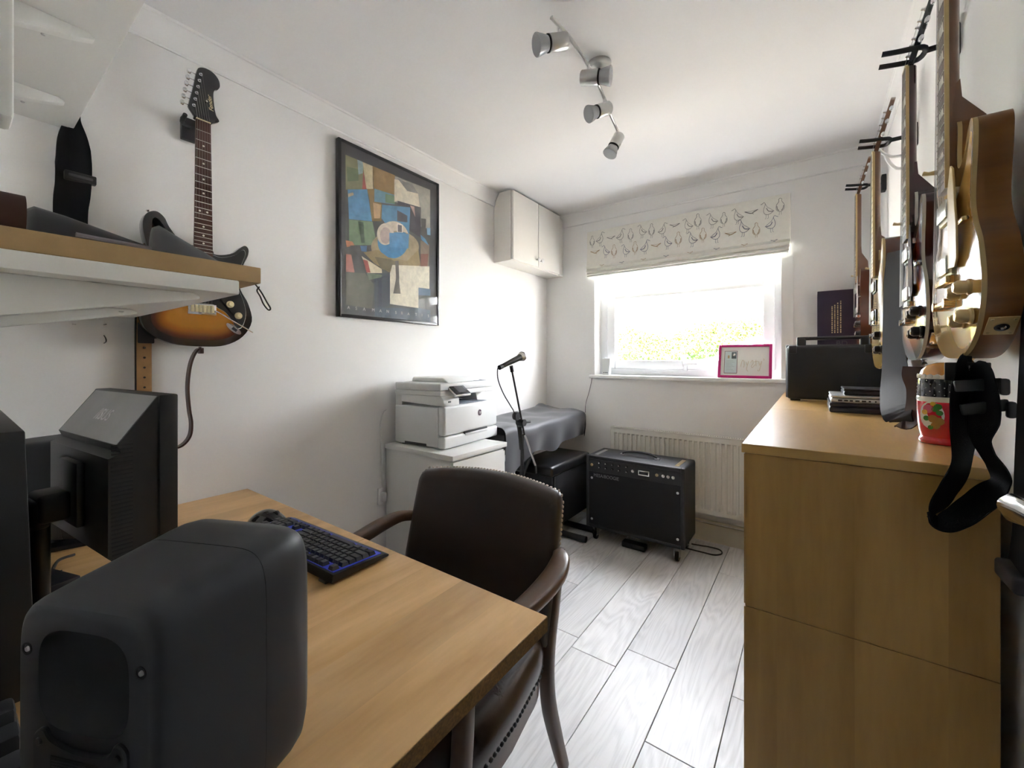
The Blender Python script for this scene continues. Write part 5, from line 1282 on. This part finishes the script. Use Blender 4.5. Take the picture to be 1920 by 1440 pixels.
B().cyl(jn + V((.02, .0, 0)), jn + V((.03, .05, .0)), .006, 8).build('clutch_knob', 'black_matte', mst)
B().lathe([(.005, -.014), (.022, -.012), (.024, 0), (.022, .012), (.005, .014)], 18, frame3(ml(968, 780), (0, 1, 0), (0, 0, 1), (1, 0, 0))).build('pivot_disc', 'black_matte', mst)
B().cyl(ml(956, 692) + V((.012, 0, 0)), ml(980, 815) + V((.012, 0, 0)), .0055, 10).build('boom_rod', 'black_plastic', mst)
B().cyl(ml(980, 815) + V((.014, 0, 0)), ml(1000, 872) + V((.014, 0, 0)), .0062, 10).build('boom_tail', 'steel', mst)
B().cyl(ml(1000, 872) + V((.014, 0, 0)), ml(1001, 886) + V((.014, 0, 0)), .007, 10).build('tail_cap', 'black_matte', mst)
B().cyl(ml(957, 697) + V((.012, 0, 0)), ml(955, 686) + V((.012, 0, 0)), .010, 12).build('clip_base', 'black_matte', mst)
p1, p2 = onX(941, 687, SX + .012), onX(983, 666, SX + .012); dv = (p2 - p1).normalized()
mi = thing('microphone', 'dynamic vocal microphone with grey mesh ball on the boom stand', 'microphone', tuple((p1 + p2) / 2))
L = (p2 - p1).length; mm = frame3((0, 0, 0), dv.orthogonal().normalized(), dv.cross(dv.orthogonal().normalized()), dv)
B().lathe([(.009, -L / 2), (.0115, -L / 2 + .004), (.0165, L / 2 - .058), (.0185, L / 2 - .050), (.019, L / 2 - .046)], 18, mm).build('handle', 'black_plastic', mi)
B().lathe([(.0195, L / 2 - .046), (.0245, L / 2 - .034), (.026, L / 2 - .022), (.0235, L / 2 - .008), (.014, L / 2 + .001), (.002, L / 2 + .004)], 22, mm).build('mesh_ball', 'mic_mesh' if 'mic_mesh' in MAT else 'steel', mi)
B().lathe([(.0262, L / 2 - .026), (.0272, L / 2 - .023), (.0262, L / 2 - .020)], 22, mm).build('ring', 'mount_grey', mi)
B().lathe([(.0125, -L / 2 - .022), (.0125, -L / 2 + .002)], 14, mm).build('connector', 'black_matte', mi)
tag(B().tube(spline([p1 - dv * .022, onX(933, 692, SX + .012), onX(934, 712, SX + .010), onX(944, 738, SX + .008), onX(958, 762, SX + .006), onX(964, 774, SX + .004), onX(972, 810, SX + .016), onX(979, 850, SX + .018), onX(984, 900, SX + .016)], 7), .003, 8).build('cable', 'black_plastic'), 'black microphone cable trailing down the boom stand', 'cable')

# ================================================================= BIRCH CABINETS AND WHAT STANDS ON THEM
CT = 1.020
CX0, CX1 = -.129, .271
for i, (y0, y1, lab) in enumerate(((1.100, 1.9445, 'birch-veneer storage cabinet in two tiers below the gold-topped guitar'), (1.9455, 2.996, 'birch-veneer storage cabinet beneath the black carry case, up to the end wall'))):
    c = thing('storage_cabinet', lab, 'cabinet', ((CX0 + CX1) / 2, (y0 + y1) / 2, 0), 0, 'birch cabinets along the right wall')
    hw, hd = (CX1 - CX0) / 2, (y1 - y0) / 2
    box('lower_carcass', 'birch', c, -hw + .0025, hw, -hd + .001, hd - .001, 0, .6405, .001, 1)
    box('upper_carcass', 'birch', c, -hw + .0025, hw, -hd + .001, hd - .001, .6415, CT - .0225, .001, 1)
    tp = box('worktop', 'birch_top', c, -hw - .004, hw, -hd - (.003 if i == 0 else 0), hd, CT - .021, CT, .0015, 1)
    box('edging', 'birch_edge', tp, -hw - .0042, hw, -hd - (.0036 if i == 0 else .0002), -hd - (.0028 if i == 0 else -.0006), CT - .0205, CT - .0012, 0)
    n = 2
    for k in range(n):
        a = -hd + .003 + k * (2 * hd - .006) / n; e = -hd + .003 + (k + 1) * (2 * hd - .006) / n - .003
        for z0, z1 in ((.004, .638), (.645, CT - .025)):
            d = box('door', 'birch', c, -hw, -hw + .0024, a, e, z0, z1, .0004, 1)
            B().lathe([(.005, 0), (.005, .012), (.010, .020), (.001, .024)], 12, frame3((-hw, (e - .03) if k == 0 else (a + .03), (z0 + z1) / 2), (0, 1, 0), (0, 0, 1), (-1, 0, 0))).build('knob', 'steel', d)
# black hard case
hc = thing('carry_case', 'black ribbed plastic carry case with top handle standing on the birch cabinet', 'case', (.085, 2.44, CT))
CW = .185
b = B(); b.box(-CW, CW, -.045, .045, .006, .262).bevel(.016, 4, 40); b.build('shell', 'case_black', hc)
b = B(); b.box(-CW - .004, CW + .004, -.006, .006, .010, .266).bevel(.004, 2); b.build('rim', 'black_plastic', hc)
for x0_, x1_ in ((-.145, -.108), (.090, .125)): B().box(x0_, x1_, -.022, .022, .255, .300).bevel(.008, 3).build('handle_post', 'black_plastic', hc)
b = B(); b.box(-.145, .125, -.020, .020, .288, .304).bevel(.007, 3); b.build('handle', 'black_plastic', hc)
for x in (-.16, .12): b = B(); b.box(x - .016, x + .016, -.050, -.040, .225, .262).bevel(.003); b.build('latch', 'black_plastic', hc)
for x in (-.15, .15): B().box(x - .02, x + .02, -.04, .04, 0, .010).bevel(.002).build('foot', 'black_matte', hc)
# purple box standing against the end wall
pbx = thing('boxed_gadget', 'dark purple product box standing on end behind the carry case', 'box', (.150, 2.9725, CT))
box('box_body', 'purple_box', pbx, -.125, .125, -.03, .024, 0, .585, .002)
for i, (x, h) in enumerate(((-.045, .19), (-.032, .175), (-.018, .165), (-.004, .16))):
    pass
for i, (x, z1) in enumerate(((-.058, .50), (-.046, .505), (-.033, .518), (-.020, .530))):
    for j in range(14):
        z = .345 + j * (z1 - .345) / 14
        box('print_line', 'ivory', pbx, x - .0025, x + .0025, -.0304, -.0299, z, z + (z1 - .345) / 14 * (.55 + .35 * ((j * 7 + i * 3) % 5) / 5), 0)
box('print_panel', 'card', pbx, .045, .100, -.0306, -.0299, .18, .53, 0); box('print_panel', 'strap_red', pbx, .062, .088, -.0309, -.0304, .39, .42, 0); box('print_panel', 'car_glass', pbx, .060, .088, -.0309, -.0304, .32, .385, 0)
for j in range(9): box('print_spot', 'ink', pbx, .052 + (j * 5 % 4) * .011, .058 + (j * 5 % 4) * .011, -.0309, -.0304, .43 + j * .010, .435 + j * .010, 0)
text('print_text', 'BD', .04, 'mount_grey', pbx, frame3((-.015, -.0302, .285), (1, 0, 0), (0, 0, 1), (0, -1, 0)), .0002)
# three laptops in a pile
def laptop(name, label, m, x0, x1, y0, y1, z0, z1, ports):
    o = thing(name, label, 'laptop', ((x0 + x1) / 2, (y0 + y1) / 2, z0), 0, 'laptops piled on the birch cabinet'); w, d, h = (x1 - x0) / 2, (y1 - y0) / 2, z1 - z0
    b = B(); b.box(-w, w, -d, d, 0, h * .60).bevel(min(.006, h * .25), 3); bs = b.build('base', m, o)
    b = B(); b.box(-w, w, -d, d, h * .66, h).bevel(min(.004, h * .15), 2); b.build('lid', m, o)
    b = B(); b.box(-w + .006, w - .006, -d + .006, d - .006, h * .58, h * .68); b.build('gap', 'black_matte', o)
    if ports:
        for x, pw_ in ((-.085, .012), (-.068, .011), (-.053, .009), (-.036, .012), (-.018, .012), (-.002, .006), (.014, .004), (.028, .004)):
            box('port', 'black_matte', bs, x - pw_ / 2, x + pw_ / 2, -d - .0004, -d + .002, h * .22, h * .42, 0)
    return o
laptop('laptop', 'thick black laptop at the bottom of the pile', 'laptop_black', .052, .280, 1.935, 2.20, CT + .0005, CT + .036, False)
laptop('laptop', 'silver laptop with side ports in the middle of the pile', 'laptop_silver', .056, .282, 1.940, 2.18, CT + .0365, CT + .064, True)
laptop('laptop', 'thin black laptop on top of the pile', 'laptop_black', .095, .283, 1.955, 2.15, CT + .0645, CT + .088, False)
# painted jar
jr = thing('painted_jar', 'glossy red painted ceramic jar with dotted black band on the birch cabinet', 'jar', (.250, 1.372, CT))
def ringz(p, n=36): return p
JS = 1.06
def jl(name, m, prof): return B().lathe([(r * JS, z) for r, z in prof], 40).build(name, m, jr, ang=50)
jl('jar_base', 'red_lacquer', [(.030, 0), (.040, .001), (.0425, .006), (.041, .012), (.0385, .016)])
jl('jar_belly', 'red_lacquer', [(.0385, .016), (.0415, .03), (.0435, .05), (.0442, .075), (.0438, .10)])
jl('jar_frill', 'doll_white', [(.0438, .098), (.0450, .102), (.0446, .108), (.0438, .110)])
jl('jar_band', 'doll_black', [(.0436, .108), (.0438, .125), (.0428, .145), (.0415, .152)])
jl('jar_collar', 'doll_white', [(.0415, .150), (.0424, .154), (.0408, .160)])
jl('jar_lid', 'doll_orange', [(.0408, .158), (.0365, .172), (.027, .183), (.012, .1885), (.001, .189)])
jrnd = random.Random(4)
for row in range(5):
    for k in range(18):
        a = 2 * math.pi * (k + .5 * (row % 2)) / 18; z = .1145 + row * .0082; r = (.0438 - max(0, z - .125) * .07) * JS + .0002; nn = V((math.cos(a), math.sin(a), 0))
        B().lathe([(.0012, 0), (.0008, .0004)], 6, frame3(nn * r + V((0, 0, z)), (0, 0, 1), nn.cross(V((0, 0, 1))) * -1, nn)).build('dot', 'doll_white', jr)
def decal(a, z, rad, m, hh=.0006, n=12, sc=1.):
    r = (.0442 if z < .11 else .043) * JS; nn = V((math.cos(a), math.sin(a), 0)); t = V((0, 0, 1)).cross(nn)
    pts = []
    b = B(); ri = []
    for h_ in (0.0, hh):
        ri.append([ (V((math.cos(a + rad * sc * math.cos(q) / r), math.sin(a + rad * sc * math.cos(q) / r), 0)) * (r + h_ + .0002)) + V((0, 0, z + rad * math.sin(q))) for q in [2 * math.pi * j / n for j in range(n)]])
    b.rings(ri); return b.build('painted_flower', m, jr)
A0_ = R(232)
decal(A0_, .068, .031, 'doll_white', .0005, 20, .75)
for da, z, r, m_ in ((-.12, .082, .010, 'doll_pink'), (.10, .060, .009, 'doll_brown'), (.34, .055, .009, 'doll_brown'), (.20, .045, .008, 'doll_brown'), (.30, .088, .007, 'doll_green'), (.10, .094, .005, 'doll_yellow'), (-.20, .060, .006, 'doll_green'), (.36, .074, .006, 'doll_green'), (.0, .040, .005, 'doll_green'), (-.28, .074, .006, 'doll_yellow'), (.18, .082, .006, 'doll_green')):
    decal(A0_ + da * .9, z, r, m_, .0009)
for k in range(22):
    a = 2 * math.pi * k / 22
    nn = V((math.cos(a), math.sin(a), 0)); B().lathe([(.0055, -.001), (.0045, .0012), (.001, .0018)], 8, frame3(nn * .0425 * JS + V((0, 0, .157)), (0, 0, 1), nn.cross(V((0, 0, 1))) * -1, nn)).build('scallop', 'doll_white', jr)

# ================================================================= BLIND, SILL, CEILING LIGHT
bl = thing('roman_blind', 'linen roman blind printed with outline birds, half raised over the window', 'blind', (-.770, 2.985, 1.86))
BW = .665
face = [(0, .358), (-.002, .33), (-.003, .20), (-.006, .120), (-.016, .085), (-.020, .078), (-.014, .070), (-.008, .066)]
def sheet(prof, name, parent, th=.002, w=BW):
    b = B(); pr_ = [(y, z) for y, z in prof] + [(y + th, z) for y, z in reversed(prof)]
    b.rings([[V((x, y, z)) for y, z in pr_] for x in (-w, w)]); return b.build(name, 'linen', parent, ang=60)
fab = sheet(face, 'blind_face', bl)
sheet([(-.004, .080), (-.010, .060), (-.024, .046), (-.028, .041), (-.022, .036), (-.010, .034)], 'blind_fold', bl, w=BW - .003)
sheet([(-.004, .050), (-.010, .036), (-.026, .022), (-.029, .017), (-.022, .013), (-.006, .012)], 'blind_fold', bl, w=BW - .006)
sheet([(-.002, .030), (-.006, .018), (-.018, .006), (-.020, .002), (-.012, -.002), (-.002, -.001)], 'blind_fold', bl, w=BW - .010)
box('headrail', 'linen', bl, -BW, BW, .002, .027, .325, .358, .003)
for s in (-1, 1): box('return', 'linen', bl, s * BW - .001 if s < 0 else BW - .003, s * BW + .003 if s < 0 else BW + .001, .0, .027, .06, .358, 0)
# birds : thin printed outlines
def stroke(b, pts, w=.0016):
    P = spline([(p[0], 0, p[1]) for p in pts], 5); b.ribbon([(p.x, p.y, p.z) for p in P], (0, 1, 0), .0004, w * 2) if False else b.tube(P, w * .95, 4)
def bird_mesh(kind):
    b = B()
    if kind == 0:      # standing gull, head left
        stroke(b, [(-.020, .092), (-.012, .098), (-.006, .090), (-.008, .078), (-.014, .060), (-.012, .040), (0, .028), (.018, .030), (.034, .044)], .0014)
        stroke(b, [(-.020, .092), (-.028, .089)], .0016); stroke(b, [(-.006, .090), (.004, .070), (.020, .056), (.036, .042)], .0012)
        stroke(b, [(.0, .064), (.010, .046), (.030, .042)], .0026); stroke(b, [(-.002, .028), (-.003, .008), (-.008, .006)], .0010); stroke(b, [(.008, .028), (.008, .008), (.003, .006)], .0010)
    elif kind == 1:    # front-facing upright bird
        stroke(b, [(0, .098), (-.007, .092), (-.007, .080), (-.018, .060), (-.017, .036), (0, .024), (.017, .036), (.018, .060), (.007, .080), (.007, .092), (0, .098)], .0013)
        stroke(b, [(-.015, .056), (-.013, .040), (-.006, .030)], .0024); stroke(b, [(.015, .056), (.013, .040), (.006, .030)], .0024); stroke(b, [(-.004, .024), (-.005, .006)], .0010); stroke(b, [(.004, .024), (.005, .006)], .0010)
    else:              # gliding bird
        stroke(b, [(-.030, .062), (-.012, .052), (0, .046), (.014, .050), (.034, .060)], .0030); stroke(b, [(-.030, .062), (-.004, .058), (.034, .060)], .0010); stroke(b, [(0, .046), (-.010, .040)], .0016)
    me_o = b.build('bird_print', 'bird_grey', fab); return me_o
bm_ = [bird_mesh(k) for k in range(3)]
brn = random.Random(9); used = [False] * 3
def place_bird(kind, x, y, z, s, m, flip):
    src = bm_[kind]
    if used[kind]: o = bpy.data.objects.new('bird_print', src.data.copy() if m != 'bird_grey' else src.data); COL.objects.link(o); o.parent = fab
    else: o = src; used[kind] = True
    if m != 'bird_grey' and o is not src: o.data.materials[0] = MAT[m]
    o.location = (x, y, z); o.scale = (-s if flip else s, .6, s); 
mats = ['bird_grey', 'bird_tan', 'bird_grey', 'bird_blue']
seqk = [1, 0, 2, 0, 1, 0]
for row, (z, y, s) in enumerate(((.225, -.0042, 1.12), (.118, -.0066, 1.12))):
    for i in range(17):
        k = seqk[(i + row * 2) % 6]
        x = -BW + .045 + i * .0775 + (.03 if row else 0) + brn.uniform(-.006, .006)
        if x > BW - .03: continue
        place_bird(k, x, y, z + (.0 if k != 2 else -.0) + brn.uniform(-.012, .012), s * brn.uniform(.9, 1.05), mats[(i * 2 + row) % 4], brn.random() < .4)
for i in range(16):
    x = -BW + .05 + i * .080; place_bird(2, x, -.0185 if i % 2 else -.012, .050 - (.0 if i % 2 else .028), .55, mats[i % 4], i % 3 == 0)
# pink picture frame leaning on the sill
pk = thing('pink_frame', 'bright pink picture frame with handwriting, leaning on the window sill', 'picture frame', (-.352, 3.005, WZ0 + .0015))
tl = Mx.Rotation(R(-14), 4, 'X') @ Mx.Rotation(R(0), 4, 'Z')
def pkb(name, m, parent, x0, x1, y0, y1, z0, z1, bev=.0015):
    b = B(); b.box(x0, x1, y0, y1, z0, z1, None); b.bevel(bev, 1) if bev else None
    for v in b.b.verts: v.co = tl @ v.co
    return b.build(name, m, parent)
fw, fh, t = .152, .222, .016
b = B(); b.box(-fw, -fw + t, -.008, .008, 0, fh); b.box(fw - t, fw, -.008, .008, 0, fh); b.box(-fw + t, fw - t, -.008, .008, 0, t); b.box(-fw + t, fw - t, -.008, .008, fh - t, fh); b.bevel(.002, 1)
for v in b.b.verts: v.co = tl @ v.co
b.build('frame', 'pink', pk)
cd = pkb('card', 'paper', pk, -fw + t - .002, fw - t + .002, -.001, .005, t - .002, fh - t + .002, 0)
pkb('note_border', 'strap_red', cd, -.116, -.040, -.0018, -.0008, .030, .180, 0); pkb('note', 'paper_blue', cd, -.1135, -.0425, -.0024, -.0010, .033, .177, 0); pkb('photo', 'ink', cd, -.074, -.046, -.0030, -.0020, .128, .172, 0)
for i in range(8): pkb('note_line', 'ink', cd, -.104, -.104 + .048 - .008 * (i % 3), -.0030, -.0022, .046 + i * .0095, .0468 + i * .0095, 0)
pkb('emblem', 'gold_dull', cd, -.096, -.086, -.0030, -.0022, .130, .150, 0)
b = B().lathe([(.007, 0), (.006, .001)], 10, frame3((-.060, -.003, .152), (1, 0, 0), (0, 0, 1), (0, -1, 0)))
for v in b.b.verts: v.co = tl @ v.co
b.build('photo_spot', 'paper', cd)
for pts in ([(-.020, .075), (-.012, .115), (-.002, .110), (.0, .085), (-.004, .070)], [(.010, .105), (.018, .085), (.024, .112), (.014, .060), (.022, .045)], [(.034, .100), (.046, .118), (.050, .095), (.040, .080), (.046, .070), (.060, .090)], [(.064, .120), (.066, .080)], [(.056, .108), (.076, .112)], [(.080, .110), (.086, .085), (.096, .112), (.084, .050), (.074, .055)], [(.104, .128), (.110, .122), (.104, .116)]):
    b = B().tube(spline([(x, -.003, z) for x, z in pts], 6), .0016, 5)
    for v in b.b.verts: v.co = tl @ v.co
    b.build('handwriting', 'ink_pale', cd)
# little white gadget on the sill
gd = thing('weather_sensor', 'small white tapered sensor with three dots on the left end of the sill', 'sensor', (-1.292, 3.035, WZ0 + .0012))
b = B(); b.rings([[V((-.030, -.022, 0)), V((.026, -.022, 0)), V((.026, .016, 0)), V((-.030, .016, 0))], [V((-.033, -.014, .128)), V((.034, -.014, .128)), V((.034, .016, .128)), V((-.033, .016, .128))]]).bevel(.004, 2); b.build('sensor_body', 'laptop_silver_white' if False else 'printer_white', gd)
for x in (-.014, .0, .012): B().cyl((x, -.0215, .018), (x, -.0235, .018), .0042, 10).build('dot', 'ink', gd)
tag(B().tube(spline([(-1.405, YW - .004, WZ0 - .005), (-1.412, YW - .006, 1.03), (-1.43, YW - .012, .95), (-1.44, 2.975, .88), (-1.436, 2.955, .845), (-1.432, 2.945, .80)], 6), .0022, 6).build('cable', 'mount_grey'), 'thin grey cable running from the sill down to the covered piano', 'cable')

# ---- ceiling spotlight bar
sl_ = thing('ceiling_spotlight', 'brushed steel curved ceiling bar with four spotlights', 'ceiling light', (-.690, 1.545, HC))
O5 = V((-.690, 1.545, HC))
B().lathe([(.048, 0), (.048, -.020), (.044, -.026), (.001, -.026)], 28).build('ceiling_plate', 'steel', sl_)
B().cyl((0, 0, -.02), (0, 0, -.072), .010, 14).build('stem', 'steel', sl_)
def sp3(px, py, z=2.325): return onZ(px, py, z) - O5
barp = spline([sp3(1034, 33), sp3(1066, 68), sp3(1096, 112), sp3(1118, 150), sp3(1131, 180), sp3(1146, 217), sp3(1161, 252)], 6)
B().tube(barp, .0065, 12).build('bar', 'steel', sl_)
def spot(px, py, d):
    top = sp3(px, py); d = V(d).normalized(); c = top + V((0, 0, -.048))
    K = 1.32
    st = B().tube([top, top + V((0, 0, -.022)), c], [.0075, .0055, .0055], 10).build('swivel', 'chrome', sl_)
    m = Mx.Translation(c) @ Mx.Scale(K, 4) @ frame3((0, 0, 0), d.orthogonal().normalized(), d.cross(d.orthogonal().normalized()), d)
    h = B().lathe([(.003, -.022), (.018, -.021), (.0205, -.018), (.0205, .026), (.019, .029)], 24, m).build('lamp_holder', 'steel', sl_)
    B().lathe([(.0185, .028), (.0205, .029), (.0205, .032), (.0185, .033)], 24, m).build('gasket', 'black_matte', h)
    B().lathe([(.017, .032), (.019, .036), (.0255, .060), (.026, .063), (.0245, .0645)], 24, m).build('bulb_shell', 'lens', h)
    B().lathe([(.0245, .0632), (.020, .0622), (.001, .0618)], 24, m).build('bulb_face', 'bulb_face', h)
right = V((cs, sn, 0)); fwd = V((-sn, cs, 0))
spot(1048, 52, -right * .9 - fwd * .25 + V((0, 0, -.30)))
spot(1103, 122, right * .95 - fwd * .35 + V((0, 0, -.15)))
spot(1133, 184, -right * .85 - fwd * .30 + V((0, 0, -.42)))
spot(1157, 244, -right * .5 - fwd * .15 + V((0, 0, -.95)))
